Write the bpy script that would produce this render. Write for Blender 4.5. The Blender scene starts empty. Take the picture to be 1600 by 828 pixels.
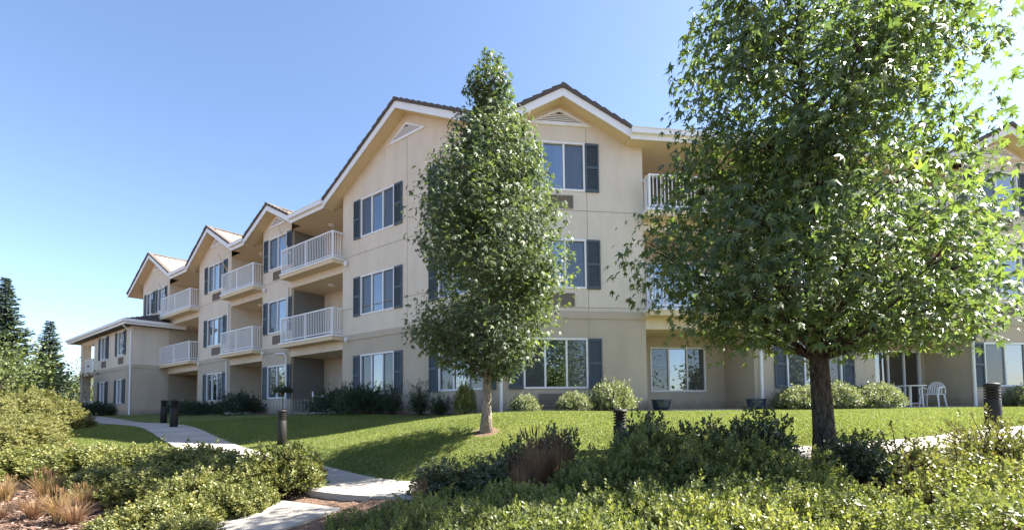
import bpy, math, random
import numpy as np
from mathutils import Vector, Matrix

# ------------------------------------------------------------------ camera, sky, sun, exposure
scn = bpy.context.scene
EYE = Vector((0.0, 0.0, 0.10))
FPX, PITCH, ROLL = 748.6, math.radians(2.53), math.radians(-0.6)
def _ray(u, v):
    c, s = math.cos(ROLL), math.sin(ROLL)
    u, v = c*u - s*v, s*u + c*v
    return Vector((u, math.cos(PITCH) - v*math.sin(PITCH), math.sin(PITCH) + v*math.cos(PITCH)))
_F = _ray(0, 0); _R = _ray(1, 0) - _F; _U = _ray(0, 1) - _F
cam = bpy.data.cameras.new('camera')
cam.sensor_width = 36.0
cam.lens = FPX/1600*36.0
cam.shift_y = (605.25 - 414)/1600
cam.clip_end = 3000
camo = bpy.data.objects.new('camera', cam)
scn.collection.objects.link(camo)
_m = Matrix((( _R.x, _U.x, -_F.x, EYE.x), (_R.y, _U.y, -_F.y, EYE.y), (_R.z, _U.z, -_F.z, EYE.z), (0, 0, 0, 1)))
camo.matrix_world = _m
scn.camera = camo

SUN_EL, SUN_AZ = math.radians(47), math.radians(81)     # azimuth from +Y towards +X
sun_dir = Vector((math.cos(SUN_EL)*math.sin(SUN_AZ), math.cos(SUN_EL)*math.cos(SUN_AZ), math.sin(SUN_EL)))
world = bpy.data.worlds.new('World'); scn.world = world; world.use_nodes = True
wn = world.node_tree; bg = wn.nodes['Background']
sky = wn.nodes.new('ShaderNodeTexSky'); sky.sky_type = 'NISHITA'; sky.sun_disc = False
sky.sun_elevation = SUN_EL; sky.sun_rotation = SUN_AZ
sky.air_density = 0.8; sky.dust_density = 0.8; sky.ozone_density = 2.0
wn.links.new(sky.outputs[0], bg.inputs[0]); bg.inputs[1].default_value = 0.066
sl = bpy.data.lights.new('sun', 'SUN'); sl.energy = 4.3; sl.angle = math.radians(0.5); sl.color = (1.0, 0.95, 0.86)
so = bpy.data.objects.new('sun', sl); scn.collection.objects.link(so)
so.rotation_euler = sun_dir.to_track_quat('Z', 'Y').to_euler(); so.location = (30, 10, 40)
vs = scn.view_settings
vs.view_transform = 'Standard'; vs.look = 'None'; vs.gamma = 1.0; vs.use_curve_mapping = False
vs.exposure = 2.4
scn.cycles.use_denoising = True
scn.cycles.max_bounces = 8; scn.cycles.transparent_max_bounces = 16

random.seed(7); RNG = np.random.default_rng(7)
COL = scn.collection
WM = {}

# ------------------------------------------------------------------ helpers
class MB:
    def __init__(self): self.v = []; self.f = []
    def poly(self, pts):
        n = len(self.v); self.v += [tuple(p) for p in pts]; self.f.append(tuple(range(n, n+len(pts))))
    def box(self, x0, x1, y0, y1, z0, z1):
        n = len(self.v)
        self.v += [(x0,y0,z0),(x1,y0,z0),(x1,y1,z0),(x0,y1,z0),(x0,y0,z1),(x1,y0,z1),(x1,y1,z1),(x0,y1,z1)]
        self.f += [tuple(n+i for i in q) for q in ((0,3,2,1),(4,5,6,7),(0,1,5,4),(1,2,6,5),(2,3,7,6),(3,0,4,7))]
    def prism(self, prof, y0, y1):          # profile in x,z extruded along y
        n = len(self.v); k = len(prof)
        self.v += [(x,y0,z) for x,z in prof] + [(x,y1,z) for x,z in prof]
        self.f.append(tuple(n+i for i in range(k))); self.f.append(tuple(n+k+i for i in reversed(range(k))))
        for i in range(k):
            j = (i+1) % k
            self.f.append((n+i, n+k+i, n+k+j, n+j))
    def tube(self, pts, rad, sides=8, cap=True):
        pts = [Vector(p) for p in pts]; k = len(pts); n = len(self.v)
        if not hasattr(rad, '__len__'): rad = [rad]*k
        up = None
        for i, p in enumerate(pts):
            t = (pts[min(i+1,k-1)] - pts[max(i-1,0)]).normalized()
            if up is None:
                a = Vector((1,0,0)) if abs(t.x) < .8 else Vector((0,1,0))
                up = t.cross(a).normalized()
            else:
                up = (up - t*up.dot(t)).normalized()
            w = t.cross(up)
            for j in range(sides):
                an = 2*math.pi*j/sides
                self.v.append(tuple(p + (up*math.cos(an) + w*math.sin(an))*rad[i]))
        for i in range(k-1):
            for j in range(sides):
                a, b = n+i*sides+j, n+i*sides+(j+1) % sides
                self.f.append((a, b, b+sides, a+sides))
        if cap:
            self.f.append(tuple(n+j for j in reversed(range(sides)))); self.f.append(tuple(n+(k-1)*sides+j for j in range(sides)))
    def lathe(self, prof, sides=24, cx=0, cy=0, cz=0):
        n = len(self.v); k = len(prof)
        for r, z in prof:
            for j in range(sides):
                an = 2*math.pi*j/sides; self.v.append((cx+r*math.cos(an), cy+r*math.sin(an), cz+z))
        for i in range(k-1):
            for j in range(sides):
                a, b = n+i*sides+j, n+i*sides+(j+1) % sides
                self.f.append((a, b, b+sides, a+sides))
        self.f.append(tuple(n+j for j in reversed(range(sides)))); self.f.append(tuple(n+(k-1)*sides+j for j in range(sides)))
    def mesh(self, name, mat, smooth=False):
        me = bpy.data.meshes.new(name); me.from_pydata(self.v, [], self.f)
        if mat: me.materials.append(mat)
        if smooth: me.polygons.foreach_set('use_smooth', [True]*len(me.polygons))
        me.update(); return me

def add(name, me, parent=None, M=None, **props):
    M = M if M is not None else (WM[parent.name].copy() if parent else Matrix())
    o = bpy.data.objects.new(name, me); COL.objects.link(o)
    WM[o.name] = M
    if parent is not None:
        o.parent = parent; o.matrix_basis = WM[parent.name].inverted() @ M
    else: o.matrix_basis = M
    for k, v in props.items(): o[k] = v
    return o
def thing(name, loc, label, cat, group=None, rz=0.0, me=None, scale=(1,1,1)):
    M = Matrix.Translation(Vector(loc)) @ Matrix.Rotation(rz, 4, 'Z') @ Matrix.Diagonal((*scale, 1))
    o = add(name, me, None, M); o['label'] = label; o['category'] = cat
    if group: o['group'] = group
    return o
def T(x, y, z): return Matrix.Translation((x, y, z))

def fast_mesh(name, V, Fc, mat, rnd=None):
    """V (n,3) vertices, Fc (m,k) uniform faces"""
    me = bpy.data.meshes.new(name); m, k = Fc.shape
    me.vertices.add(len(V)); me.vertices.foreach_set('co', V.astype(np.float32).ravel())
    me.loops.add(m*k); me.loops.foreach_set('vertex_index', Fc.astype(np.int32).ravel())
    me.polygons.add(m); me.polygons.foreach_set('loop_start', np.arange(0, m*k, k, dtype=np.int32))
    if rnd is not None:
        a = me.attributes.new('rnd', 'FLOAT', 'FACE'); a.data.foreach_set('value', rnd.astype(np.float32))
    if mat: me.materials.append(mat)
    me.update(calc_edges=True); me.validate(); return me

# leaf templates: (verts (n,3): side, along, normal), faces
STAR_V = [(0,0,0)]
_tips = [(-100, .62), (-48, .92), (0, 1.0), (48, .92), (100, .62)]
_st = []
for i, (a, r) in enumerate(_tips):
    _st.append((a, r))
    if i < 4: _st.append(((a + _tips[i+1][0])/2, .36))
_st.append((180, .10))
for i_, (a, r) in enumerate(_st):
    an = math.radians(a); STAR_V.append((math.sin(an)*r*.58, .42 + math.cos(an)*r*.58, -.30*r*r if i_ % 2 == 0 else -.02))
STAR_V[0] = (0, .42, .03)
STAR_V = np.array(STAR_V)
STAR_F = np.array([(0, i+1, (i+1) % 10 + 1) for i in range(10)])
OVAL_V = np.array([(0,0,0),(.24,.28,.06),(.25,.66,.07),(0,1,0),(-.25,.66,.07),(-.24,.28,.06)])
OVAL_F = np.array([(0,1,2,3),(3,4,5,0)])
SLIM_V = np.array([(0,0,0),(.12,.4,.03),(.10,.7,.03),(0,1,0),(-.10,.7,.03),(-.12,.4,.03)])

def unit(a): return a/np.maximum(np.linalg.norm(a, axis=-1, keepdims=True), 1e-9)
def leaf_mesh(name, P, Td, Nd, size, tv, tf, mat, rnd):
    Td = unit(Td); B = unit(np.cross(Td, Nd)); N = np.cross(B, Td)
    n, k = len(P), len(tv)
    V = P[:,None,:] + size[:,None,None]*(tv[None,:,0:1]*B[:,None,:] + tv[None,:,1:2]*Td[:,None,:] + tv[None,:,2:3]*N[:,None,:])
    Fc = (tf[None,:,:] + (np.arange(n)*k)[:,None,None]).reshape(-1, tf.shape[1])
    return fast_mesh(name, V.reshape(-1,3), Fc, mat, np.repeat(rnd, len(tf)))

# ------------------------------------------------------------------ materials
def mat(name, col, rough=.8, spec=.3, bump=0, bscale=30, var=0, vscale=4, metal=0, detail=4):
    m = bpy.data.materials.new(name); m.use_nodes = True; nt = m.node_tree; b = nt.nodes['Principled BSDF']
    b.inputs['Base Color'].default_value = (*col, 1); b.inputs['Roughness'].default_value = rough
    b.inputs['Specular IOR Level'].default_value = spec; b.inputs['Metallic'].default_value = metal
    if bump or var:
        tc = nt.nodes.new('ShaderNodeTexCoord')
    if var:
        n = nt.nodes.new('ShaderNodeTexNoise'); n.inputs['Scale'].default_value = vscale; n.inputs['Detail'].default_value = 6
        n.inputs['Roughness'].default_value = .65
        nt.links.new(tc.outputs['Object'], n.inputs['Vector'])
        r = nt.nodes.new('ShaderNodeValToRGB'); r.color_ramp.elements[0].position = .3; r.color_ramp.elements[1].position = .7
        r.color_ramp.elements[0].color = (*[c*(1-var) for c in col], 1); r.color_ramp.elements[1].color = (*[min(1,c*(1+var)) for c in col], 1)
        nt.links.new(n.outputs['Fac'], r.inputs[0]); nt.links.new(r.outputs[0], b.inputs['Base Color'])
    if bump:
        n2 = nt.nodes.new('ShaderNodeTexNoise'); n2.inputs['Scale'].default_value = bscale; n2.inputs['Detail'].default_value = detail
        nt.links.new(tc.outputs['Object'], n2.inputs['Vector'])
        bp = nt.nodes.new('ShaderNodeBump'); bp.inputs['Strength'].default_value = bump; bp.inputs['Distance'].default_value = .02
        nt.links.new(n2.outputs['Fac'], bp.inputs['Height']); nt.links.new(bp.outputs[0], b.inputs['Normal'])
    return m

def leaf_mat(name, ramp, rough=.42, trans=.35, spec=.5, tcol=None):
    m = bpy.data.materials.new(name); m.use_nodes = True; nt = m.node_tree; b = nt.nodes['Principled BSDF']; out = nt.nodes['Material Output']
    at = nt.nodes.new('ShaderNodeAttribute'); at.attribute_name = 'rnd'
    r = nt.nodes.new('ShaderNodeValToRGB'); e = r.color_ramp.elements
    e[0].position = ramp[0][0]; e[0].color = (*ramp[0][1], 1); e[1].position = ramp[-1][0]; e[1].color = (*ramp[-1][1], 1)
    for p, c in ramp[1:-1]:
        x = e.new(p); x.color = (*c, 1)
    nt.links.new(at.outputs['Fac'], r.inputs[0]); nt.links.new(r.outputs[0], b.inputs['Base Color'])
    b.inputs['Roughness'].default_value = rough; b.inputs['Specular IOR Level'].default_value = spec
    tr = nt.nodes.new('ShaderNodeBsdfTranslucent')
    mx = nt.nodes.new('ShaderNodeMix'); mx.data_type = 'RGBA'; mx.blend_type = 'MULTIPLY'; mx.inputs[0].default_value = 1
    nt.links.new(r.outputs[0], mx.inputs[6]); mx.inputs[7].default_value = (*(tcol or (1.5, 1.6, .5)), 1)
    nt.links.new(mx.outputs[2], tr.inputs[0])
    ms = nt.nodes.new('ShaderNodeMixShader'); ms.inputs[0].default_value = trans
    nt.links.new(b.outputs[0], ms.inputs[1]); nt.links.new(tr.outputs[0], ms.inputs[2]); nt.links.new(ms.outputs[0], out.inputs[0])
    return m

def stucco(name, col):
    m = mat(name, col, .9, .15, .4, 70, .05, .7); nt = m.node_tree; b = nt.nodes['Principled BSDF']
    src = b.inputs['Base Color'].links[0].from_socket
    tc = nt.nodes.new('ShaderNodeTexCoord'); mp = nt.nodes.new('ShaderNodeMapping'); mp.inputs['Scale'].default_value = (1.3, 1.3, .35); nt.links.new(tc.outputs['Object'], mp.inputs[0])
    n = nt.nodes.new('ShaderNodeTexNoise'); n.inputs['Scale'].default_value = 1.6; n.inputs['Detail'].default_value = 7; n.inputs['Roughness'].default_value = .7; nt.links.new(mp.outputs[0], n.inputs[0])
    rr = nt.nodes.new('ShaderNodeValToRGB'); rr.color_ramp.elements[0].position = .36; rr.color_ramp.elements[1].position = .56; rr.color_ramp.elements[0].color = (.93, .925, .91, 1); rr.color_ramp.elements[1].color = (1, 1, 1, 1); nt.links.new(n.outputs['Fac'], rr.inputs[0])
    mx = nt.nodes.new('ShaderNodeMix'); mx.data_type = 'RGBA'; mx.blend_type = 'MULTIPLY'; mx.inputs[0].default_value = 1; nt.links.new(src, mx.inputs[6]); nt.links.new(rr.outputs[0], mx.inputs[7])
    # splash dirt just above the ground with a ragged upper edge
    sp = nt.nodes.new('ShaderNodeSeparateXYZ'); nt.links.new(tc.outputs['Object'], sp.inputs[0])
    n2 = nt.nodes.new('ShaderNodeTexNoise'); n2.inputs['Scale'].default_value = 5; n2.inputs['Detail'].default_value = 6; nt.links.new(tc.outputs['Object'], n2.inputs[0])
    ma = nt.nodes.new('ShaderNodeMath'); ma.operation = 'MULTIPLY_ADD'; ma.inputs[1].default_value = -.5; nt.links.new(n2.outputs['Fac'], ma.inputs[0]); nt.links.new(sp.outputs['Z'], ma.inputs[2])
    mr = nt.nodes.new('ShaderNodeMapRange'); mr.inputs[1].default_value = -.22; mr.inputs[2].default_value = .12; mr.inputs[3].default_value = .5; mr.inputs[4].default_value = 0; nt.links.new(ma.outputs[0], mr.inputs[0])
    md = nt.nodes.new('ShaderNodeMix'); md.data_type = 'RGBA'; nt.links.new(mr.outputs[0], md.inputs[0]); nt.links.new(mx.outputs[2], md.inputs[6]); md.inputs[7].default_value = (.16, .12, .09, 1)
    nt.links.new(md.outputs[2], b.inputs['Base Color']); return m
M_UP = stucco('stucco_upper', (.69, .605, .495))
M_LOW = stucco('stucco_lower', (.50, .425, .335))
M_SOF = mat('soffit_paint', (.68, .55, .36), .85, .2, .1, 60, .04, 1)
M_WHITE = mat('white_paint', (.78, .78, .78), .5, .4, 0, 0, .03, 2)
M_RAIL = mat('white_rail', (.80, .80, .80), .45, .4)
M_SHUT = mat('shutter_paint', (.066, .086, .10), .55, .4, 0, 0, .12, 3)
M_TILE = mat('roof_tile', (.11, .092, .082), .85, .25, .5, 25, .35, 3)
M_TILEL = mat('roof_tile_field', (.42, .31, .23), .85, .25, .5, 25, .3, 2.2)
M_GRILLE = mat('grille', (.24, .20, .16), .6, .3)
M_JOINT = mat('joint', (.30, .24, .18), .9, .1)
M_ROOM = mat('room_wall', (.20, .19, .17), .9, .1)
M_CURT = mat('curtain', (.55, .56, .58), .85, .1, 0, 0, .06, 3)
M_LAMP = mat('lamp_glass', (.75, .72, .65), .3, .5)
M_METAL = mat('dark_metal', (.05, .045, .04), .5, .4)
M_BOL = mat('bollard_paint', (.020, .018, .017), .55, .25, .1, 40, .2, 6)
M_CONC = mat('concrete', (.36, .33, .29), .9, .2, .3, 60, .22, 1.1)
def bark_mat(name, c0, c1):
    m = bpy.data.materials.new(name); m.use_nodes = True; nt = m.node_tree; b = nt.nodes['Principled BSDF']; b.inputs['Roughness'].default_value = .95; b.inputs['Specular IOR Level'].default_value = .1
    tc = nt.nodes.new('ShaderNodeTexCoord'); mp = nt.nodes.new('ShaderNodeMapping'); mp.inputs['Scale'].default_value = (1, 1, .22); nt.links.new(tc.outputs['Object'], mp.inputs[0])
    v = nt.nodes.new('ShaderNodeTexNoise'); v.inputs['Scale'].default_value = 38; v.inputs['Detail'].default_value = 5; v.inputs['Roughness'].default_value = .6; v.inputs['Distortion'].default_value = .8; nt.links.new(mp.outputs[0], v.inputs[0])
    r = nt.nodes.new('ShaderNodeValToRGB'); r.color_ramp.elements[0].position = .38; r.color_ramp.elements[1].position = .64; r.color_ramp.elements[0].color = (*c0, 1); r.color_ramp.elements[1].color = (*c1, 1)
    nt.links.new(v.outputs['Fac'], r.inputs[0]); nt.links.new(r.outputs[0], b.inputs['Base Color'])
    bp = nt.nodes.new('ShaderNodeBump'); bp.inputs['Strength'].default_value = 1; bp.inputs['Distance'].default_value = .05; nt.links.new(v.outputs['Fac'], bp.inputs['Height']); nt.links.new(bp.outputs[0], b.inputs['Normal']); return m
M_BARK = bark_mat('bark', (.035, .028, .022), (.15, .125, .10))
M_BARK2 = bark_mat('bark_pale', (.17, .14, .11), (.42, .37, .31))
M_TWIG = mat('twig', (.10, .065, .045), .9, .1)
M_PLAS = mat('white_plastic', (.80, .80, .80), .35, .5)
M_POT = mat('glazed_pot', (.030, .048, .095), .12, .6, 0, 0, .4, 5)
M_SOIL = mat('soil', (.05, .035, .025), .95, .1)
M_WIRE = mat('wire_fence', (.30, .28, .26), .6, .3)

def glass_mat():
    m = bpy.data.materials.new('window_glass'); m.use_nodes = True; nt = m.node_tree; out = nt.nodes['Material Output']
    nt.nodes.remove(nt.nodes['Principled BSDF'])
    t = nt.nodes.new('ShaderNodeBsdfTransparent'); t.inputs[0].default_value = (.62, .68, .70, 1)
    g = nt.nodes.new('ShaderNodeBsdfGlossy'); g.inputs['Roughness'].default_value = .015; g.inputs[0].default_value = (.92, .95, 1, 1)
    f = nt.nodes.new('ShaderNodeFresnel'); f.inputs[0].default_value = 1.55
    a = nt.nodes.new('ShaderNodeMath'); a.operation = 'MULTIPLY_ADD'; a.inputs[1].default_value = 1.2; a.inputs[2].default_value = .17; a.use_clamp = True
    nt.links.new(f.outputs[0], a.inputs[0])
    tc = nt.nodes.new('ShaderNodeTexCoord'); n = nt.nodes.new('ShaderNodeTexNoise'); n.inputs['Scale'].default_value = 1.3
    bp = nt.nodes.new('ShaderNodeBump'); bp.inputs['Strength'].default_value = .06; bp.inputs['Distance'].default_value = .02
    nt.links.new(tc.outputs['Object'], n.inputs[0]); nt.links.new(n.outputs[0], bp.inputs['Height']); nt.links.new(bp.outputs[0], g.inputs['Normal'])
    ms = nt.nodes.new('ShaderNodeMixShader'); nt.links.new(a.outputs[0], ms.inputs[0]); nt.links.new(t.outputs[0], ms.inputs[1]); nt.links.new(g.outputs[0], ms.inputs[2])
    nt.links.new(ms.outputs[0], out.inputs[0]); return m
M_GLASS = glass_mat()
def screen_mat():
    m = bpy.data.materials.new('insect_screen'); m.use_nodes = True; nt = m.node_tree; out = nt.nodes['Material Output']; b = nt.nodes['Principled BSDF']
    b.inputs['Base Color'].default_value = (.10, .11, .12, 1); b.inputs['Roughness'].default_value = .7
    t = nt.nodes.new('ShaderNodeBsdfTransparent'); ms = nt.nodes.new('ShaderNodeMixShader'); ms.inputs[0].default_value = .42
    nt.links.new(t.outputs[0], ms.inputs[1]); nt.links.new(b.outputs[0], ms.inputs[2]); nt.links.new(ms.outputs[0], out.inputs[0]); return m
M_SCREEN = screen_mat()

M_GUM = leaf_mat('sweetgum_leaf', [(0,(.055,.080,.050)),(.5,(.090,.125,.065)),(.85,(.13,.17,.075)),(.97,(.19,.22,.08)),(1,(.28,.26,.10))], .48, .42, .4, (1.35,1.4,.6))
M_GUM2 = leaf_mat('sweetgum_leaf_near', [(0,(.066,.102,.056)),(.45,(.108,.158,.070)),(.8,(.155,.205,.078)),(.95,(.23,.28,.08)),(1,(.36,.33,.11))], .34, .45, .6, (1.35,1.42,.55))
M_OLIVE = leaf_mat('olive_shrub_leaf', [(0,(.07,.085,.03)),(.5,(.16,.175,.055)),(.85,(.27,.26,.09)),(1,(.40,.33,.12))], .40, .3, .5, (1.3,1.3,.6))
M_COVER = leaf_mat('cover_leaf', [(0,(.08,.10,.04)),(.45,(.17,.195,.07)),(.8,(.28,.29,.10)),(1,(.40,.38,.15))], .40, .4, .5, (1.3,1.35,.6))
M_DARK = leaf_mat('dark_shrub_leaf', [(0,(.042,.058,.036)),(.6,(.085,.108,.06)),(1,(.17,.19,.11))], .32, .25, .6)
M_DEEP = leaf_mat('deep_green_leaf', [(0,(.018,.034,.018)),(.6,(.036,.062,.030)),(1,(.07,.10,.045))], .5, .25, .4)
M_PALE = leaf_mat('pale_shrub_leaf', [(0,(.10,.12,.06)),(.5,(.20,.22,.13)),(1,(.40,.41,.29))], .42, .25, .5)
M_LIME = leaf_mat('sunny_bush_leaf', [(0,(.08,.095,.035)),(.5,(.18,.185,.07)),(1,(.32,.29,.12))], .5, .35, .4, (1.3,1.3,.6))
M_CONIF = leaf_mat('conifer_needles', [(0,(.045,.072,.058)),(.6,(.08,.118,.09)),(1,(.14,.18,.12))], .6, .15, .3)
M_FARLEAF = leaf_mat('far_leaf', [(0,(.05,.075,.025)),(.6,(.10,.13,.045)),(1,(.18,.19,.07))], .55, .3, .3)
M_REDG = leaf_mat('red_grass', [(0,(.16,.085,.06)),(.5,(.28,.17,.11)),(1,(.38,.29,.17))], .6, .3, .3, (1.3,1.1,.8))
M_GOLDG = leaf_mat('gold_grass', [(0,(.24,.14,.07)),(.5,(.36,.25,.12)),(1,(.46,.38,.21))], .6, .3, .3, (1.3,1.1,.8))
M_BLADE = leaf_mat('lawn_blade', [(0,(.115,.15,.042)),(.5,(.195,.235,.068)),(.9,(.28,.295,.11)),(1,(.38,.35,.19))], .5, .5, .35, (1.15,1.15,.7))
M_CHIP = leaf_mat('mulch_chip', [(0,(.06,.035,.025)),(.5,(.16,.10,.075)),(1,(.34,.25,.20))], .9, 0, .15)

# ------------------------------------------------------------------ terrain
C0 = (-0.3035, 13.9)
dL = (-.79887, .60151); nL = (-.60151, -.79887); dR = (.99021, .13955); nR = (.13955, -.99021)
def PL(s, o=0): return (C0[0]+dL[0]*s+nL[0]*o, C0[1]+dL[1]*s+nL[1]*o)
def PR(s, o=0): return (C0[0]+dR[0]*s+nR[0]*o, C0[1]+dR[1]*s+nR[1]*o)
ctrl = [(0,0,-1.5),(-6.2,5.85,-1.36),(-6.8,6.9,-1.30),(-3.25,5.45,-1.24),(-2.7,6.1,-1.12),(-2.33,7.28,-1.0),(-1.42,6.65,-1.03),
 (-6.4,11.0,-.80),(-5.65,11.8,-.76),(-9.0,13.3,-.58),(-10.36,14.7,-.36),(-13.95,17.4,-.34),(-16.3,20,-.34),
 (-.47,8.5,-.25),(-2.2,9.5,-.40),(1.0,9.2,-.22),(3.7,5.7,-.60),(1.9,7.0,-.80),(.5,6.3,-1.0),(4.7,6.0,-.46),(7.5,7.2,-.33),(7.9,8.0,-.30),(4.5,8.5,-.22),(11,8.6,-.22),
 (5.7,5.0,-.85),(3,4,-1.08),(0,4.4,-1.14),(8,4,-.9),(0,3,-1.10),(3,2.8,-1.02),(-1.8,3.4,-1.22),(5.5,3,-.95),(-14.4,15.5,-.5),(-9.5,9.5,-1.0),(-11,7,-1.3),
 (-40,40,-.8),(-60,0,-1.5),(40,40,0),(60,0,-.5),(0,-40,-1.6),(0,70,0),(30,8,-.1),(-25,10,-1.2),(-30,25,-.6),(18,3,-.8),(-15,3,-1.45),(20,10,-.1)]
for s in (0,5,10,16,22): ctrl += [(*PL(s,0),0), (*PL(s,1.4),-.06)]
for s in (27,38): ctrl += [(*PL(s,2.2),-.05)]
for s in (4,9,14,20): ctrl += [(*PR(s,0),0), (*PR(s,2.0),-.05)]
ctrl += [(*PL(20,-10),0),(*PL(8,-8),0),(*PR(10,-8),0),(*PR(20,-8),0)]
CP = np.array(ctrl)
def _phi(r2): return np.where(r2 > 0, .5*r2*np.log(np.maximum(r2, 1e-12)), 0)
_n = len(CP)
_A = np.zeros((_n+3, _n+3)); _d = ((CP[:,None,:2]-CP[None,:,:2])**2).sum(-1)
_A[:_n,:_n] = _phi(_d) + np.eye(_n)*.6; _A[:_n,_n] = 1; _A[:_n,_n+1:] = CP[:,:2]; _A[_n,:_n] = 1; _A[_n+1:,:_n] = CP[:,:2].T
_W = np.linalg.solve(_A, np.concatenate([CP[:,2], np.zeros(3)]))
def gz_raw(x, y):
    x = np.asarray(x, float); y = np.asarray(y, float)
    r = np.hypot(x, y); k = np.minimum(1, 45/np.maximum(r, 1e-6)); x = x*k; y = y*k
    out = np.full(x.shape, _W[_n]) + _W[_n+1]*x + _W[_n+2]*y
    for i in range(_n): out = out + _W[i]*_phi((x-CP[i,0])**2 + (y-CP[i,1])**2)
    return out

def catmull(pts, step=.12):
    P = [np.array(p, float) for p in pts]; P = [2*P[0]-P[1]] + P + [2*P[-1]-P[-2]]; out = []
    for i in range(1, len(P)-2):
        n = max(2, int(np.linalg.norm(P[i+1]-P[i])/step))
        for k in range(n):
            t = k/n
            out.append(.5*((2*P[i]) + (-P[i-1]+P[i+1])*t + (2*P[i-1]-5*P[i]+4*P[i+1]-P[i+2])*t*t + (-P[i-1]+3*P[i]-3*P[i+1]+P[i+2])*t**3))
    out.append(P[-2]); return np.array(out)
MAIN = catmull([(-30,33),(-21,24.5),(-16.6,20.3),(-13.2,17.0),(-10.2,14.4),(-7.3,11.6),(-4.8,9.2),(-2.5,7.15),(-1.0,6.55),(.6,6.35),(2.2,6.25),(3.7,6.25),(5.2,6.3),(6.6,6.75),(8.6,7.6),(12,8.7),(18,9.4)])
BRANCH = catmull([(-2.2,6.75),(-2.75,5.75),(-3.5,4.7),(-4.6,3.3),(-5.6,1.5),(-6.4,-1.5)])
PATHS = [(MAIN, .62), (BRANCH, .55)]
def smooth(z, k=9):
    zz = np.pad(z, (k, k), mode='edge'); ker = np.ones(2*k+1)/(2*k+1); return np.convolve(zz, ker, 'valid')
PZ = [smooth(gz_raw(p[:,0], p[:,1]))+.01 for p, w in PATHS]
_d0 = np.hypot(MAIN[:,0]-BRANCH[0,0], MAIN[:,1]-BRANCH[0,1]).argmin()
PZ[1] = PZ[1] + (PZ[0][_d0]-PZ[1][0])*np.exp(-np.hypot(BRANCH[:,0]-BRANCH[0,0], BRANCH[:,1]-BRANCH[0,1])/1.6)
def path_near(x, y):
    best = np.full(x.shape, 1e9); bz = np.zeros(x.shape)
    for (p, w), z in zip(PATHS, PZ):
        for i in range(0, len(p), 1):
            d = np.hypot(x-p[i,0], y-p[i,1]) - w
            m = d < best; best = np.where(m, d, best); bz = np.where(m, z[i], bz)
    return best, bz
def gz_full(x, y):
    x = np.asarray(x, float); y = np.asarray(y, float); z = gz_raw(x, y)
    d, pz = path_near(x, y)
    t = np.clip((d-.02)/.55, 0, 1); t = t*t*(3-2*t)
    return (pz-.016)*(1-t) + z*t, d
def _axis(lo, hi, a, b, fine):
    mid = list(np.arange(a, b+1e-6, fine)); l = []; s = fine; v = a
    while v > lo: s *= 1.35; v -= s; l.append(max(v, lo))
    r = []; s = fine; v = b
    while v < hi: s *= 1.35; v += s; r.append(min(v, hi))
    return np.array(l[::-1] + mid + r)
GX = _axis(-1200, 1200, -20, 17, .14); GY = _axis(-300, 1600, 1.5, 22, .14)
XX, YY = np.meshgrid(GX, GY); ZZ, DD = gz_full(XX, YY)
def gz(x, y):       # bilinear lookup in the built sheet
    x = np.atleast_1d(np.asarray(x, float)); y = np.atleast_1d(np.asarray(y, float))
    i = np.clip(np.searchsorted(GX, x)-1, 0, len(GX)-2); j = np.clip(np.searchsorted(GY, y)-1, 0, len(GY)-2)
    u = (x-GX[i])/(GX[i+1]-GX[i]); v = (y-GY[j])/(GY[j+1]-GY[j])
    return ZZ[j,i]*(1-u)*(1-v)+ZZ[j,i+1]*u*(1-v)+ZZ[j+1,i]*(1-u)*v+ZZ[j+1,i+1]*u*v
def g1(x, y): return float(gz(x, y)[0])

_mi = {}
def main_y(x):      # centre line of the main walk at x
    return np.interp(x, MAIN[:,0], MAIN[:,1])
def path_d(x, y):
    d = np.full(np.shape(x), 1e9)
    for i in range(0, len(MAIN), 4): d = np.minimum(d, np.hypot(x-MAIN[i,0], y-MAIN[i,1]))
    return d
def lawn_mask(x, y):
    """>0 on mown lawn: beyond the main walk, clear of planting beds by the walls; and the small patch left of the walk"""
    x = np.asarray(x, float); y = np.asarray(y, float)
    a = y - main_y(x)
    oL = (x-C0[0])*nL[0] + (y-C0[1])*nL[1]; oR = (x-C0[0])*nR[0] + (y-C0[1])*nR[1]
    sL = (x-C0[0])*dL[0] + (y-C0[1])*dL[1]
    bedL = oL - .9; bedR = oR - .75
    bed = np.where(x < C0[0]-.3, bedL, np.where(x > C0[0]+.3, bedR, np.maximum(bedL, bedR)))
    m = np.minimum(a, bed)
    tr = np.hypot(x+.47, y-8.5) - .24          # bare ring under the young tree
    m = np.minimum(m, tr)
    patch = 1.0 - np.hypot((x+12.6)/2.6, (y-13.9)/1.9)
    m2 = np.minimum(np.where(a < 0, patch, -1), 1)
    near = np.where((x < -6.8) & (a < 0), 1.0 - path_d(x, y)/2.2, -1)
    m2 = np.maximum(m2, near)
    strip = np.where((x > 4.6) & (a < -.3) & (a > -1.0) & (x < 9), .2, -1)
    return np.maximum(np.maximum(m, m2), strip)
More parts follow.
